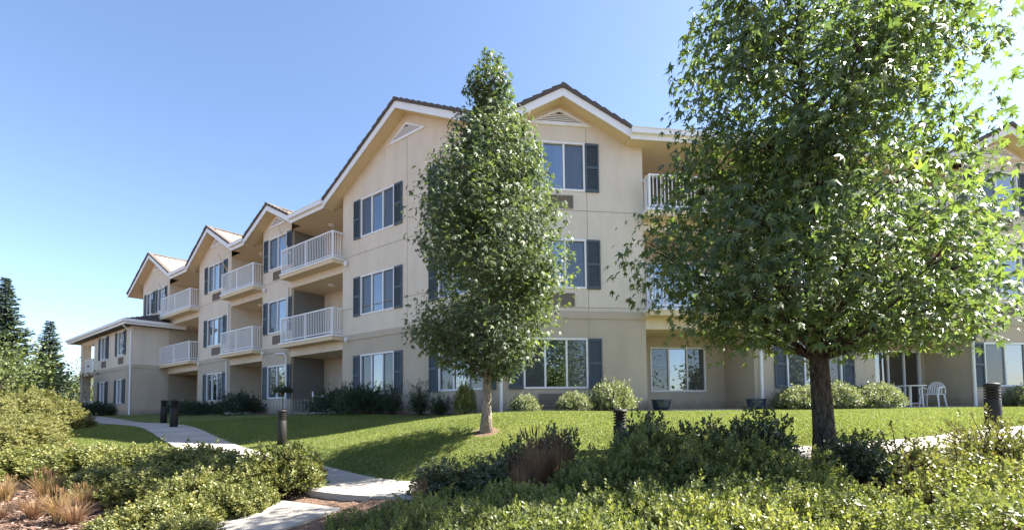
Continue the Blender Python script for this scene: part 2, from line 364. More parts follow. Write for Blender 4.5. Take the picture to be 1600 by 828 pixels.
def ground_mat():
    m = bpy.data.materials.new('ground'); m.use_nodes = True; nt = m.node_tree; b = nt.nodes['Principled BSDF']
    b.inputs['Roughness'].default_value = .95; b.inputs['Specular IOR Level'].default_value = .1
    tc = nt.nodes.new('ShaderNodeTexCoord')
    def noise(s, d=6):
        n = nt.nodes.new('ShaderNodeTexNoise'); n.inputs['Scale'].default_value = s; n.inputs['Detail'].default_value = d
        nt.links.new(tc.outputs['Object'], n.inputs[0]); return n
    def ramp(src, c0, c1, p0=.3, p1=.7):
        r = nt.nodes.new('ShaderNodeValToRGB'); r.color_ramp.elements[0].position = p0; r.color_ramp.elements[1].position = p1
        r.color_ramp.elements[0].color = (*c0, 1); r.color_ramp.elements[1].color = (*c1, 1); nt.links.new(src.outputs['Fac'], r.inputs[0]); return r
    g1_ = ramp(noise(1.1, 8), (.13,.155,.045), (.22,.235,.08)); g2_ = ramp(noise(60, 3), (.55,.6,.5), (1.1,1.1,1.1))
    mg = nt.nodes.new('ShaderNodeMix'); mg.data_type = 'RGBA'; mg.blend_type = 'MULTIPLY'; mg.inputs[0].default_value = 1
    nt.links.new(g1_.outputs[0], mg.inputs[6]); nt.links.new(g2_.outputs[0], mg.inputs[7])
    s1 = ramp(noise(35, 6), (.075,.045,.032), (.27,.18,.13))
    at = nt.nodes.new('ShaderNodeAttribute'); at.attribute_name = 'lawn'
    ad = nt.nodes.new('ShaderNodeMath'); ad.operation = 'MULTIPLY_ADD'; ad.inputs[1].default_value = .25; 
    nt.links.new(noise(9, 4).outputs['Fac'], ad.inputs[0]); nt.links.new(at.outputs['Fac'], ad.inputs[2])
    rr = nt.nodes.new('ShaderNodeMapRange'); rr.inputs[1].default_value = .10; rr.inputs[2].default_value = .16; nt.links.new(ad.outputs[0], rr.inputs[0])
    mx = nt.nodes.new('ShaderNodeMix'); mx.data_type = 'RGBA'; nt.links.new(rr.outputs[0], mx.inputs[0])
    nt.links.new(s1.outputs[0], mx.inputs[6]); nt.links.new(mg.outputs[2], mx.inputs[7]); nt.links.new(mx.outputs[2], b.inputs['Base Color'])
    bp = nt.nodes.new('ShaderNodeBump'); bp.inputs['Strength'].default_value = .9; bp.inputs['Distance'].default_value = .04
    nt.links.new(noise(45, 5).outputs['Fac'], bp.inputs['Height']); nt.links.new(bp.outputs[0], b.inputs['Normal'])
    return m
ny, nx = XX.shape
idx = np.arange(ny*nx).reshape(ny, nx)
gf = np.stack([idx[:-1,:-1], idx[:-1,1:], idx[1:,1:], idx[1:,:-1]], -1).reshape(-1, 4)
gme = fast_mesh('ground', np.stack([XX, YY, ZZ], -1).reshape(-1, 3), gf, ground_mat())
ga = gme.attributes.new('lawn', 'FLOAT', 'POINT'); ga.data.foreach_set('value', lawn_mask(XX, YY).astype(np.float32).ravel())
gme.polygons.foreach_set('use_smooth', np.ones(len(gme.polygons), bool))
add('ground', gme, kind='structure', label='sloping ground with mown green lawn and brown mulch beds')

# walk of poured concrete slabs
def slabs(poly, w, pz, parent, step):
    seg = np.concatenate([[0], np.cumsum(np.hypot(*np.diff(poly, axis=0).T))])
    tan = np.gradient(poly, axis=0); tan /= np.linalg.norm(tan, axis=1, keepdims=True); nor = np.stack([-tan[:,1], tan[:,0]], 1)
    a = 0.0
    while a < seg[-1]-.3:
        b = min(a+step-.012, seg[-1]); ts = np.linspace(a, b, 9); mb = MB()
        top = []
        for t in ts:
            c = np.array([np.interp(t, seg, poly[:,0]), np.interp(t, seg, poly[:,1])]); n = np.array([np.interp(t, seg, nor[:,0]), np.interp(t, seg, nor[:,1])]); z = np.interp(t, seg, pz)+.02
            top.append(((*(c+n*w), z), (*(c-n*w), z)))
        for (l0, r0), (l1, r1) in zip(top[:-1], top[1:]):
            mb.poly([l0, r0, r1, l1])
            mb.poly([r0, (r0[0], r0[1], r0[2]-.14), (r1[0], r1[1], r1[2]-.14), r1]); mb.poly([(l0[0], l0[1], l0[2]-.14), l0, l1, (l1[0], l1[1], l1[2]-.14)])
        for (l, r), fl in ((top[0], 1), (top[-1], 0)):
            q = [l, (l[0], l[1], l[2]-.14), (r[0], r[1], r[2]-.14), r]; mb.poly(q if fl else q[::-1])
        add('slab', mb.mesh('slab', M_CONC), parent); a += step
path = add('path', None, kind='structure', label='pale concrete walk curving across the lawn')
slabs(MAIN, .62, PZ[0], path, 1.55); slabs(BRANCH[6:], .55, PZ[1][6:]-.006, path, 1.55)

# ------------------------------------------------------------------ the building
def frame(dx, dy):
    return Matrix(((dx[0], dy[0], 0, C0[0]), (dx[1], dy[1], 0, C0[1]), (0, 0, 1, 0), (0, 0, 0, 1)))
FL = frame((-dL[0], -dL[1]), (-nL[0], -nL[1])); FR = frame(dR, (-nR[0], -nR[1]))
BLD = thing('apartment_building', (C0[0], C0[1], 0), 'three storey beige stucco residence with gables, dark shutters and white balconies', 'building')
ZB, ZBAND, ZU, ZEAVE = -.5, 2.77, 2.99, 8.14
FLOOR = (0.0, 3.02, 6.02); SILL = (.68, 3.67, 6.64); WH = 1.50
HEAD = (2.48, 5.52)

def wall_mesh(mb, x0, x1, z0, z1, holes=(), y=0.0, dep=.11):
    xs = sorted({x0, x1, *[h[0] for h in holes], *[h[1] for h in holes]}); zs = sorted({z0, z1, *[h[2] for h in holes], *[h[3] for h in holes]})
    xs = [x for x in xs if x0 <= x <= x1]; zs = [z for z in zs if z0 <= z <= z1]
    for a, b in zip(xs[:-1], xs[1:]):
        for c, d in zip(zs[:-1], zs[1:]):
            cx, cz = (a+b)/2, (c+d)/2
            if any(h[0] < cx < h[1] and h[2] < cz < h[3] for h in holes): continue
            mb.poly([(a,y,c),(b,y,c),(b,y,d),(a,y,d)])
    for a, b, c, d in holes:
        if c < z0 or d > z1: continue
        e = y+dep
        mb.poly([(a,y,c),(a,e,c),(b,e,c),(b,y,c)]); mb.poly([(a,y,d),(b,y,d),(b,e,d),(a,e,d)])
        mb.poly([(a,y,c),(a,y,d),(a,e,d),(a,e,c)]); mb.poly([(b,y,c),(b,e,c),(b,e,d),(b,y,d)])

_cache = {}
def cached(key, fn):
    if key not in _cache: _cache[key] = fn()
    return _cache[key]
def window_frame(w, h, n):
    mb = MB(); t = .055
    for a, b, c, d in ((-w/2, w/2, 0, t), (-w/2, w/2, h-t, h), (-w/2, -w/2+t, t, h-t), (w/2-t, w/2, t, h-t)): mb.box(a, b, -.025, .09, c, d)
    for i in range(1, n):
        x = -w/2 + w*i/n; mb.box(x-.026, x+.026, -.005, .075, t, h-t)
    return mb.mesh('window', M_WHITE)
def pane_mesh(w, h):
    mb = MB(); mb.box(-w/2, w/2, -.003, .003, 0, h); return mb.mesh('pane', M_GLASS)
def screen_mesh(w, h):
    mb = MB(); mb.poly([(-w/2,0,0),(w/2,0,0),(w/2,0,h),(-w/2,0,h)]); return mb.mesh('screen', M_SCREEN)
def room_mesh(w, h):
    mb = MB(); d = 2.4; a, b, c, e = -w/2-.4, w/2+.4, -.6, h+.3
    mb.poly([(a,d,c),(b,d,c),(b,d,e),(a,d,e)]); mb.poly([(a,.13,c),(b,.13,c),(b,d,c),(a,d,c)]); mb.poly([(a,.13,e),(a,d,e),(b,d,e),(b,.13,e)])
    mb.poly([(a,.13,c),(a,d,c),(a,d,e),(a,.13,e)]); mb.poly([(b,.13,c),(b,.13,e),(b,d,e),(b,d,c)])
    mb.poly([(a,.13,c),(a,.13,e),(-w/2,.13,e),(-w/2,.13,c)]); mb.poly([(b,.13,c),(w/2,.13,c),(w/2,.13,e),(b,.13,e)])
    mb.poly([(-w/2,.13,c),(-w/2,.13,0),(w/2,.13,0),(w/2,.13,c)]); mb.poly([(-w/2,.13,h),(-w/2,.13,e),(w/2,.13,e),(w/2,.13,h)])
    return mb.mesh('interior', M_ROOM)
def curtain_mesh(w, h, k):
    mb = MB(); n = max(6, int(w/.05)); amp = .03
    xs = [-w/2 + w*i/n for i in range(n+1)]
    for i in range(n):
        mb.poly([(xs[i], amp*(i % 2), 0), (xs[i+1], amp*((i+1) % 2), 0), (xs[i+1], amp*((i+1) % 2), h), (xs[i], amp*(i % 2), h)])
    return mb.mesh('curtain', M_CURT)
def blind_mesh(w, h):
    mb = MB(); n = int(h/.05)
    for i in range(n):
        z = h - i*.05; mb.poly([(-w/2,0,z-.04),(w/2,0,z-.04),(w/2,.025,z),(-w/2,.025,z)])
    return mb.mesh('blind', M_CURT)
def window(M, x, z, w, h, n, parent=BLD, y=0.0, curtain='both', screens=True, name='window'):
    W = M @ T(x, y, z)
    o = add(name, cached(('wf', w, h, n), lambda: window_frame(w, h, n)), parent, W)
    pw = (w-.11-.052*(n-1))/n - .001 if n > 1 else w-.11
    for i in range(n):
        px = -w/2 + w*(i+.5)/n
        add('pane', cached(('pn', pw, h), lambda: pane_mesh(pw, h-.112)), o, W @ T(px, .045, .056))
        if screens and (n == 3 and i != 1 or n == 2 and i == 0):
            add('insect_screen', cached(('sc', pw, h), lambda: screen_mesh(pw, h-.112)), o, W @ T(px, .012, .056))
    add('interior', cached(('rm', w, h), lambda: room_mesh(w, h)), o, W)
    if curtain == 'both':
        for sgn in (-1, 1): add('curtain', cached(('cu', .3*w, h), lambda: curtain_mesh(.3*w, h, 0)), o, W @ T(sgn*.35*w, .2, 0))
    elif curtain == 'full': add('curtain', cached(('cu', w, h), lambda: curtain_mesh(w, h, 0)), o, W @ T(0, .2, 0))
    elif curtain == 'blind': add('blind', cached(('bl', w, h*.42), lambda: blind_mesh(w, h*.42)), o, W @ T(0, .2, h*.58))
    elif curtain == 'left': add('curtain', cached(('cu', .45*w, h), lambda: curtain_mesh(.45*w, h, 0)), o, W @ T(-.27*w, .2, 0))
    elif curtain == 'right': add('curtain', cached(('cu', .45*w, h), lambda: curtain_mesh(.45*w, h, 0)), o, W @ T(.27*w, .2, 0))
    return o
def shutter_mesh(w, h):
    mb = MB(); t = .05
    for a, b, c, d in ((-w/2, -w/2+t, 0, h), (w/2-t, w/2, 0, h), (-w/2+t, w/2-t, 0, .08), (-w/2+t, w/2-t, h-.08, h), (-w/2+t, w/2-t, h*.5-.04, h*.5+.04)): mb.box(a, b, -.045, -.002, c, d)
    for c, d in ((.08, h*.5-.04), (h*.5+.04, h-.08)):
        n = int((d-c)/.055)
        for i in range(n):
            z = c + (d-c)*i/n; dz = (d-c)/n
            mb.poly([(-w/2+t,-.036,z),(w/2-t,-.036,z),(w/2-t,-.010,z+dz),(-w/2+t,-.010,z+dz)])
            mb.poly([(-w/2+t,-.010,z+dz),(w/2-t,-.010,z+dz),(w/2-t,-.036,z+dz),(-w/2+t,-.036,z+dz)])
    return mb.mesh('shutter', M_SHUT)
def shutters(M, x, z, w, h, sw, parent=BLD, y=0.0):
    for sgn in (-1, 1): add('shutter', cached(('sh', sw, h), lambda: shutter_mesh(sw, h)), parent, M @ T(x+sgn*(w/2+.012+sw/2), y, z-.01))
def grille_mesh(w, h):
    mb = MB(); mb.box(-w/2, w/2, -.03, -.003, 0, .03); mb.box(-w/2, w/2, -.03, -.003, h-.03, h); mb.box(-w/2, -w/2+.03, -.03, -.003, .03, h-.03); mb.box(w/2-.03, w/2, -.03, -.003, .03, h-.03)
    n = 11
    for i in range(n):
        z = .03 + (h-.06)*i/n; mb.poly([(-w/2+.03,-.026,z),(w/2-.03,-.026,z),(w/2-.03,-.006,z+(h-.06)/n),(-w/2+.03,-.006,z+(h-.06)/n)])
    return mb.mesh('air_conditioner_grille', M_GRILLE)
def grille(M, x, z, w=1.06, h=.40, y=0.0): add('air_conditioner_grille', cached(('gr', w, h), lambda: grille_mesh(w, h)), BLD, M @ T(x, y, z))

def part(name, M, mb, m, parent=BLD, **kw): return add(name, mb.mesh(name, m), parent, M, **kw)
def joints(M, x0, x1, zlist, xlist=(), y=0.0):
    for z in zlist:
        mb = MB(); mb.box(x0+.01, x1-.01, y-.004, y+.002, z-.008, z+.008); part('control_joint', M, mb, M_JOINT)
    for x, a, b in xlist:
        mb = MB(); mb.box(x-.007, x+.007, y-.0035, y+.002, a, b); part('control_joint', M, mb, M_JOINT)
def wall_bay(M, x0, x1, wins, gable=None, y=0.0):
    """wins: (xc, w, n, floors, curtain styles)"""
    lo = [(xc-w/2, xc+w/2, SILL[0], SILL[0]+WH) for xc, w, n, fl, cu in wins if 0 in fl]
    up = [(xc-w/2, xc+w/2, SILL[f], SILL[f]+WH) for xc, w, n, fl, cu in wins for f in fl if f]
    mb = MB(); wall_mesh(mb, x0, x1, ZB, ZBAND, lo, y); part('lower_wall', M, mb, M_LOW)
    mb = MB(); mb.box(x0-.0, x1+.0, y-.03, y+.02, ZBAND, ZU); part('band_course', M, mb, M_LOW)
    mb = MB(); wall_mesh(mb, x0, x1, ZU, ZEAVE, up, y)
    if gable:
        xa, za, e0, e1, ze = gable
        def rz(x): return ze - .20 + (za-ze)*(1-abs(x-xa)/((e1-xa) if x > xa else (xa-e0)))
        mb.poly([(x0,y,ZEAVE),(x1,y,ZEAVE)] + ([(x1,y,max(ZEAVE+.002, rz(x1)))]) + [(xa,y,rz(xa))] + [(x0,y,max(ZEAVE+.002, rz(x0)))])
    part('upper_wall', M, mb, M_UP)
    for xc, w, n, fl, cu in wins:
        for f, c in zip(fl, cu):
            window(M, xc, SILL[f], w, WH, n, y=y, curtain=c); shutters(M, xc, SILL[f], w, WH, .42 if w > 1.5 else .36, y=y)

M_balcony = {}
def baluster_mesh():
    mb = MB(); mb.box(-.010, .010, -.010, .010, 0, .90); return mb.mesh('baluster', M_RAIL)
def balcony(M, x0, x1, z, pr=.48, y=0.0):
    """slab sticking out of the recess with white edge trim and railing"""
    mb = MB(); a, b = x0-.06, x1+.06
    mb.box(a, b, y-pr, y-.002, z-.20, z-.05)
    S = part('balcony', M, mb, M_SOF)
    mb = MB(); mb.box(a-.03, b+.03, y-pr-.03, y-.002, z-.05, z+.015); part('edge_trim', M, mb, M_WHITE, S)
    yf = y-pr+.05; l, r = x0+.02, x1-.02
    def rail(zz, hh, name):
        mb = MB(); mb.box(l-.025, r+.025, yf-.025, yf+.025, zz, zz+hh); mb.box(l-.022, l+.022, yf+.025, y-.003, zz, zz+hh); mb.box(r-.022, r+.022, yf+.025, y-.003, zz, zz+hh)
        part(name, M, mb, M_RAIL, S)
    rail(z+1.03, .045, 'top_rail'); rail(z+.09, .035, 'bottom_rail')
    n = 2 if x1-x0 > 3 else 2
    for i in range(n+1):
        px = l + (r-l)*i/n; mb = MB(); mb.box(px-.026, px+.026, yf-.026, yf+.026, z+.016, z+1.029); part('post', M, mb, M_RAIL, S)
    bm = cached('bal', baluster_mesh); k = int((r-l)/.118)
    for i in range(1, k):
        px = l + (r-l)*i/k
        if min(abs(px-(l+(r-l)*j/n)) for j in range(n+1)) < .04: continue
        add('baluster', bm, S, M @ T(px, yf, z+.127))
    for px in (l, r):
        for q in (1, 2, 3): add('baluster', bm, S, M @ T(px, yf+q*(pr-.05)/4, z+.127))
    return S
def recess_bay(M, x0, x1, doors, dep=1.6, y=0.0, floors=(0, 1, 2), lights=True, low_side=None):
    """doors: per floor (xc, w, n, h, sill, curtain)"""
    e = y+dep
    for f in floors:
        zt = (HEAD[0], HEAD[1], ZEAVE)[f]; zf = FLOOR[f] if f else ZB
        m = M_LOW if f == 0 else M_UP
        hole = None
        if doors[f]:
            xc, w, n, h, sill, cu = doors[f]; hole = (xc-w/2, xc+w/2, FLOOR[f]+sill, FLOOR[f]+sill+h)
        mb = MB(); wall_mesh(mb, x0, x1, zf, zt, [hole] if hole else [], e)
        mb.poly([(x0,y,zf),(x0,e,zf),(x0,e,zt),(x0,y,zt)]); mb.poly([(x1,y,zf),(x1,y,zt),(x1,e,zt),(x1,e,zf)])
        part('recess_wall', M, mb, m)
        mb = MB(); mb.poly([(x0,y,zt),(x0,e,zt),(x1,e,zt),(x1,y,zt)]); part('recess_ceiling', M, mb, M_SOF)
        if f < 2:
            zn = FLOOR[f+1]; mb = MB(); wall_mesh(mb, x0, x1, zt, zn-.2, (), y)
            mb.box(x0+.001, x1-.001, y+.001, e-.01, zn-.10, zn-.002); part('header_beam', M, mb, M_UP)
        else: pass
        if f == 0:
            mb = MB(); mb.box(x0+.002, x1-.002, y-.25, e-.002, -.20, .03); part('patio_slab', M, mb, M_CONC)
        if hole: window(M, xc, FLOOR[f]+sill, w, h, n, y=e, curtain=cu, screens=(f == 0 and sill > .3))
        if f and lights:
            mb = MB(); mb.lathe([(.02, -.10), (.10, -.085), (.15, -.04), (.16, -.001)], 20, (x0+x1)/2, y+.75, zt); part('ceiling_light', M, mb, M_LAMP)
    for f in (1, 2):
        if f in floors: balcony(M, x0, x1, FLOOR[f], y=y)

def tile_piece():
    mb = MB(); mb.prism([(-.19,0),(.19,-.01),(.19,.085),(.15,.115),(-.19,.075)], 0, .26); return mb.mesh('roof_tile', M_TILE)
def gable_roof(M, g, back=6.0, ov=.5, y=0.0, clip0=None, clip1=None, lightfield=True):
    xa, za, e0, e1, ze = g; yf = y-ov; th = .20
    R = part('gable_roof', M, (lambda mb: (mb.prism([(e0, ze-th), (xa, za-th), (e1, ze-th), (e1, ze-.02), (xa, za-.02), (e0, ze-.02)], yf+.03, back), mb)[1])(MB()), M_SOF)
    mb = MB(); fh = .25
    mb.prism([(e0, ze-fh), (xa, za-fh), (xa, za), (e0, ze)], yf, yf+.028); mb.prism([(xa, za-fh), (e1, ze-fh), (e1, ze), (xa, za)], yf, yf+.028)
    part('rake_fascia', M, mb, M_WHITE, R)
    tm = cached('tile', tile_piece); rnd = random.Random(int(xa*100))
    fld = MB()
    for sgn, xe in ((-1, e0), (1, e1)):
        dx, dz = xa-xe, za-ze; ln = math.hypot(dx, dz); an = math.atan2(dz, abs(dx)); n = max(2, int(ln/.31)); st = ln/n
        for i in range(n):
            t = (i+.5)*st/ln; px, pz = xe+dx*t, ze+dz*t
            A = M @ T(px, yf-.05+rnd.uniform(-.012, .012), pz+.008) @ Matrix.Rotation(-an if sgn < 0 else math.pi+an, 4, 'Y')
            A = M @ T(px, yf-.05+rnd.uniform(-.012, .012), pz+.008) @ Matrix.Rotation((-an if sgn < 0 else an) + rnd.uniform(-.02, .02), 4, 'Y') @ (Matrix() if sgn < 0 else Matrix.Diagonal((-1, 1, 1, 1)))
            if sgn < 0: A = A @ Matrix.Diagonal((-1, 1, 1, 1))
            add('rake_tile', tm, R, A)
            ux, uz = dx/ln, dz/ln
            k = int((back-yf-.25)/.30); off = .15*(i % 2)
            for j in range(k):
                y0 = yf+.22+j*.30+off*(1 if j else 0); y1 = yf+.22+(j+1)*.30+off-.012
                h = rnd.uniform(.0, .012)
                q0 = (px-ux*st*.62, pz-uz*st*.62+.045+h); q1 = (px+ux*st*.5, pz+uz*st*.5+.012+h)
                fld.prism([q0, q1, (q1[0], q1[1]-.02), (q0[0], q0[1]-.045)] if sgn < 0 else [q1, q0, (q0[0], q0[1]-.045), (q1[0], q1[1]-.02)], y0, y1)
    mb = fld; part('tile_field', M, mb, M_TILEL, R, kind='stuff')
    mb = MB(); mb.tube([(xa, yf-.06, za+.05), (xa, back, za+.05)], .075, 8); part('ridge_cap', M, mb, M_TILE, R)
    return R
def gable_vent(M, xa, z0, hw, hh, y=0.0):
    mb = MB(); t = .085; k = hh/hw
    # outer and inner triangle ring
    o = [(xa-hw, z0), (xa+hw, z0), (xa, z0+hh)]; i = [(xa-hw+t*2.6, z0+t), (xa+hw-t*2.6, z0+t), (xa, z0+hh-t*1.25)]
    for a in range(3):
        b = (a+1) % 3; y0, y1 = y-.045, y-.002
        q = [o[a], o[b], i[b], i[a]]
        mb.poly([(x, y0, z) for x, z in q]); mb.poly([(o[a][0],y0,o[a][1]),(o[a][0],y1,o[a][1]),(o[b][0],y1,o[b][1]),(o[b][0],y0,o[b][1])]); mb.poly([(i[a][0],y0,i[a][1]),(i[b][0],y0,i[b][1]),(i[b][0],y1,i[b][1]),(i[a][0],y1,i[a][1])])
    V = part('gable_vent', M, mb, M_WHITE)
    mb = MB(); mb.poly([(x, y-.003, z) for x, z in i]); part('vent_backing', M, mb, M_METAL, V)
    n = 6; ih = i[2][1]-i[0][1]; iw = i[1][0]-xa
    for s in range(n-1):
        f0 = s/n; z = i[0][1]+ih*f0; w = iw*(1-f0)-.02
        mb = MB(); mb.box(xa-w, xa+w, y-.035, y-.006, z+.004, z+ih/n*.55); part('vent_slat', M, mb, M_WHITE, V)
def gutter(M, x0, x1, ztop=8.40, y=-.5, back=None):
    mb = MB(); mb.box(x0, x1, y+.002, y+.028, ztop-.30, ztop-.004)
    mb.prism([(0,0)]*0 or [(x0, ztop-.15), (x1, ztop-.15), (x1, ztop), (x0, ztop)], y-.11, y)
    G = part('gutter', M, mb, M_WHITE)
    mb = MB(); mb.box(x0, x1, y-.125, y-.1, ztop-.002, ztop+.018); part('gutter_lip', M, mb, M_WHITE, G)
    mb = MB(); mb.box(x0-.0, x1+.0, y+.03, -.0, ZEAVE+.0, ZEAVE+.05); part('soffit', M, mb, M_SOF, G)
    mb = MB(); mb.box(x0, x1, y+.0, 1.2, ztop+.02, ztop+.08); part('eave_tiles', M, mb, M_TILE, G)
def downspout(M, pts, r=.04):
    up = pts[-1][2] > 5 and len(pts) > 2
    mb = MB(); mb.tube(pts, .024 if up else r, 8); part('downspout', M, mb, M_SOF if up else M_WHITE)

# ---- left wing (local x = -s)
GL = [(-4.15, 10.70, -8.50, .20, 8.40), (-13.1, 9.45, -15.35, -11.05, 8.40), (-19.65, 9.98, -22.4, -16.75, 8.40), (-28.8, 10.40, -33.0, -24.95, 8.40)]
wall_bay(FL, -7.9, 0, [(-5.75, 1.95, 3, (0, 1, 2), ('both', 'left', 'none')), (-1.60, 1.95, 3, (0, 1, 2), ('blind', 'both', 'right'))], GL[0])
recess_bay(FL, -11.8, -7.9, [(-9.3, 1.7, 2, 2.05, .03, 'left'), (-9.3, 1.7, 2, 2.05, .03, 'left'), (-9.3, 1.7, 2, 2.05, .03, 'none')])
wall_bay(FL, -14.4, -11.8, [(-13.0, 1.66, 2, (0, 1, 2), ('left', 'left', 'both'))], GL[1])
recess_bay(FL, -17.8, -14.4, [(-15.7, 1.7, 2, 2.05, .03, 'left'), (-15.7, 1.7, 2, 2.05, .03, 'left'), (-15.7, 1.7, 2, 2.05, .03, 'none')])
wall_bay(FL, -21.9, -17.8, [(-19.65, 1.98, 3, (0, 1, 2), ('both', 'both', 'left'))], GL[2])
recess_bay(FL, -26.5, -21.9, [None, None, (-23.6, 1.7, 2, 2.05, .03, 'both')], floors=(0, 1, 2), lights=False)
wall_bay(FL, -31.5, -26.5, [(-27.9, 1.25, 2, (2,), ('left',)), (-30.1, 1.25, 2, (2,), ('left',))], GL[3])
for g in GL: gable_roof(FL, g)
gable_vent(FL, -4.12, 9.62, 1.0, .55); gable_vent(FL, -13.1, 8.62, .85, .46); gable_vent(FL, -19.65, 9.10, .8, .44); gable_vent(FL, -28.8, 9.45, .85, .46)
for a, b in ((-11.05, -8.50), (-16.75, -15.35), (-24.95, -22.4)): gutter(FL, a, b)
for xc, w in ((-13.0, 1.66), (-19.65, 1.98)):
    for f in (1, 2): grille(FL, xc+.15, SILL[f]-.52, w=1.06)
joints(FL, -7.9, 0, (4.0, 6.05), ((-4.1, ZU, 9.6), ))
joints(FL, -14.4, -11.8, (6.05,)); joints(FL, -21.9, -17.8, (6.05,))
for x, z in ((-7.55, 2.78), (-14.2, 2.78), (-21.6, 2.78), (-7.6, 5.75), (-14.1, 5.75)):
    mb = MB(); mb.box(x-.06, x+.06, -.13, -.032, z, z+.13); mb.lathe([(.04,-.07),(.05,0)], 10, x, -.08, z); part('wall_spotlight', FL, mb, M_WHITE)
downspout(FL, [(-11.95, -.52, 8.25), (-11.95, -.50, 8.1), (-12.0, -.08, 7.4), (-12.0, -.06, 6.1)])
downspout(FL, [(-12.0, -.06, 5.6), (-12.0, -.06, 3.05)]); downspout(FL, [(-12.9, -.09, 2.70), (-12.2, -.09, 2.66), (-12.0, -.09, 2.5), (-12.0, -.09, .0)])
downspout(FL, [(-18.0, -.06, 5.7), (-18.0, -.06, 3.05)]); downspout(FL, [(-18.0, -.09, 2.7), (-18.0, -.09, .0)])
downspout(FL, [(-18.0, -.52, 8.2), (-18.0, -.5, 8.05), (-18.05, -.07, 7.4), (-18.05, -.06, 6.1)])
downspout(FL, [(-26.7, -.52, 8.2), (-26.7, -.5, 8.05), (-26.8, -.07, 7.3)])
# main low roof and rear walls
for M, a, b in ((FL, -33.0, .2), (FR, -.2, 24)):
    mb = MB(); mb.poly([(a,.12,8.47),(b,.12,8.47),(b,6.5,9.38),(a,6.5,9.38)]); mb.poly([(a,6.5,9.38),(b,6.5,9.38),(b,13.5,8.41),(a,13.5,8.41)]); part('main_roof', M, mb, M_TILEL)
    mb = MB(); wall_mesh(mb, a+.3, b-.3, ZB, 8.4, (), 13.0); part('rear_wall', M, mb, M_UP)
mb = MB(); mb.poly([(-31.5,0,ZB),(-31.5,13,ZB),(-31.5,13,8.4),(-31.5,0,8.4)]); part('end_wall', FL, mb, M_UP)
# low two storey block at the far end
YW = -1.83
lowwin = [(-28.75, 1.30), (-32.45, 1.45)]
hl = [(x-w/2, x+w/2, SILL[0], SILL[0]+WH) for x, w in lowwin]; hu = [(x-w/2, x+w/2, SILL[1], SILL[1]+WH) for x, w in lowwin]
mb = MB(); wall_mesh(mb, -34.8, -26.5, ZB, ZBAND, hl, YW); mb.poly([(-26.5,YW,ZB),(-26.5,1.6,ZB),(-26.5,1.6,ZBAND),(-26.5,YW,ZBAND)]); mb.poly([(-34.8,YW,ZB),(-34.8,YW,ZBAND),(-34.8,4,ZBAND),(-34.8,4,ZB)]); part('lower_wall', FL, mb, M_LOW)
mb = MB(); wall_mesh(mb, -34.8, -26.5, ZU, 5.42, hu, YW); mb.poly([(-26.5,YW,ZU),(-26.5,1.6,ZU),(-26.5,1.6,5.42),(-26.5,YW,5.42)]); mb.poly([(-34.8,YW,ZU),(-34.8,YW,5.42),(-34.8,4,5.42),(-34.8,4,ZU)]); part('upper_wall', FL, mb, M_UP)
mb = MB(); mb.box(-34.8, -26.47, YW-.03, YW+.02, ZBAND, ZU); mb.box(-26.52, -26.47, YW+.02, 1.55, ZBAND, ZU); part('band_course', FL, mb, M_LOW)
for (x, w) in lowwin:
    for f in (0, 1):
        window(FL, x, SILL[f], w, WH, 2, y=YW, curtain='left', screens=False); shutters(FL, x, SILL[f], w, WH, .40, y=YW)
    grille(FL, x+.1, SILL[1]-.55, 1.0, .42, YW)
downspout(FL, [(-26.62, YW-.5, 5.4), (-26.6, YW-.42, 5.25), (-26.58, YW-.06, 4.95), (-26.58, YW-.06, 0)], .045)
mb = MB()   # hipped lean-to roof
A, B, Cc, D_ = (-39.8,-2.33,5.58), (-25.95,-2.33,5.58), (-28.3,.0,6.42), (-39.8,.0,6.42); E_ = (-25.95, .75, 5.58)
mb.poly([A, B, Cc, D_]); mb.poly([B, E_, Cc]); mb.poly([A, D_, (-39.8, 0, 5.5), (-39.8, -2.33, 5.5)]); mb.poly([(-39.8,-2.30,5.30),(-39.8,.7,5.30),(-25.98,.7,5.30),(-25.98,-2.30,5.30)])
LR = part('low_roof', FL, mb, M_TILE)
mb = MB(); mb.box(-39.85, -25.95, -2.36, -2.335, 5.28, 5.56); mb.box(-39.9, -25.83, -2.47, -2.36, 5.42, 5.58); mb.box(-25.945, -25.92, -2.335, .75, 5.28, 5.56); mb.box(-25.92, -25.82, -2.36, .75, 5.42, 5.58); part('gutter', FL, mb, M_WHITE, LR)
mb = MB()   # tile courses on the lean-to
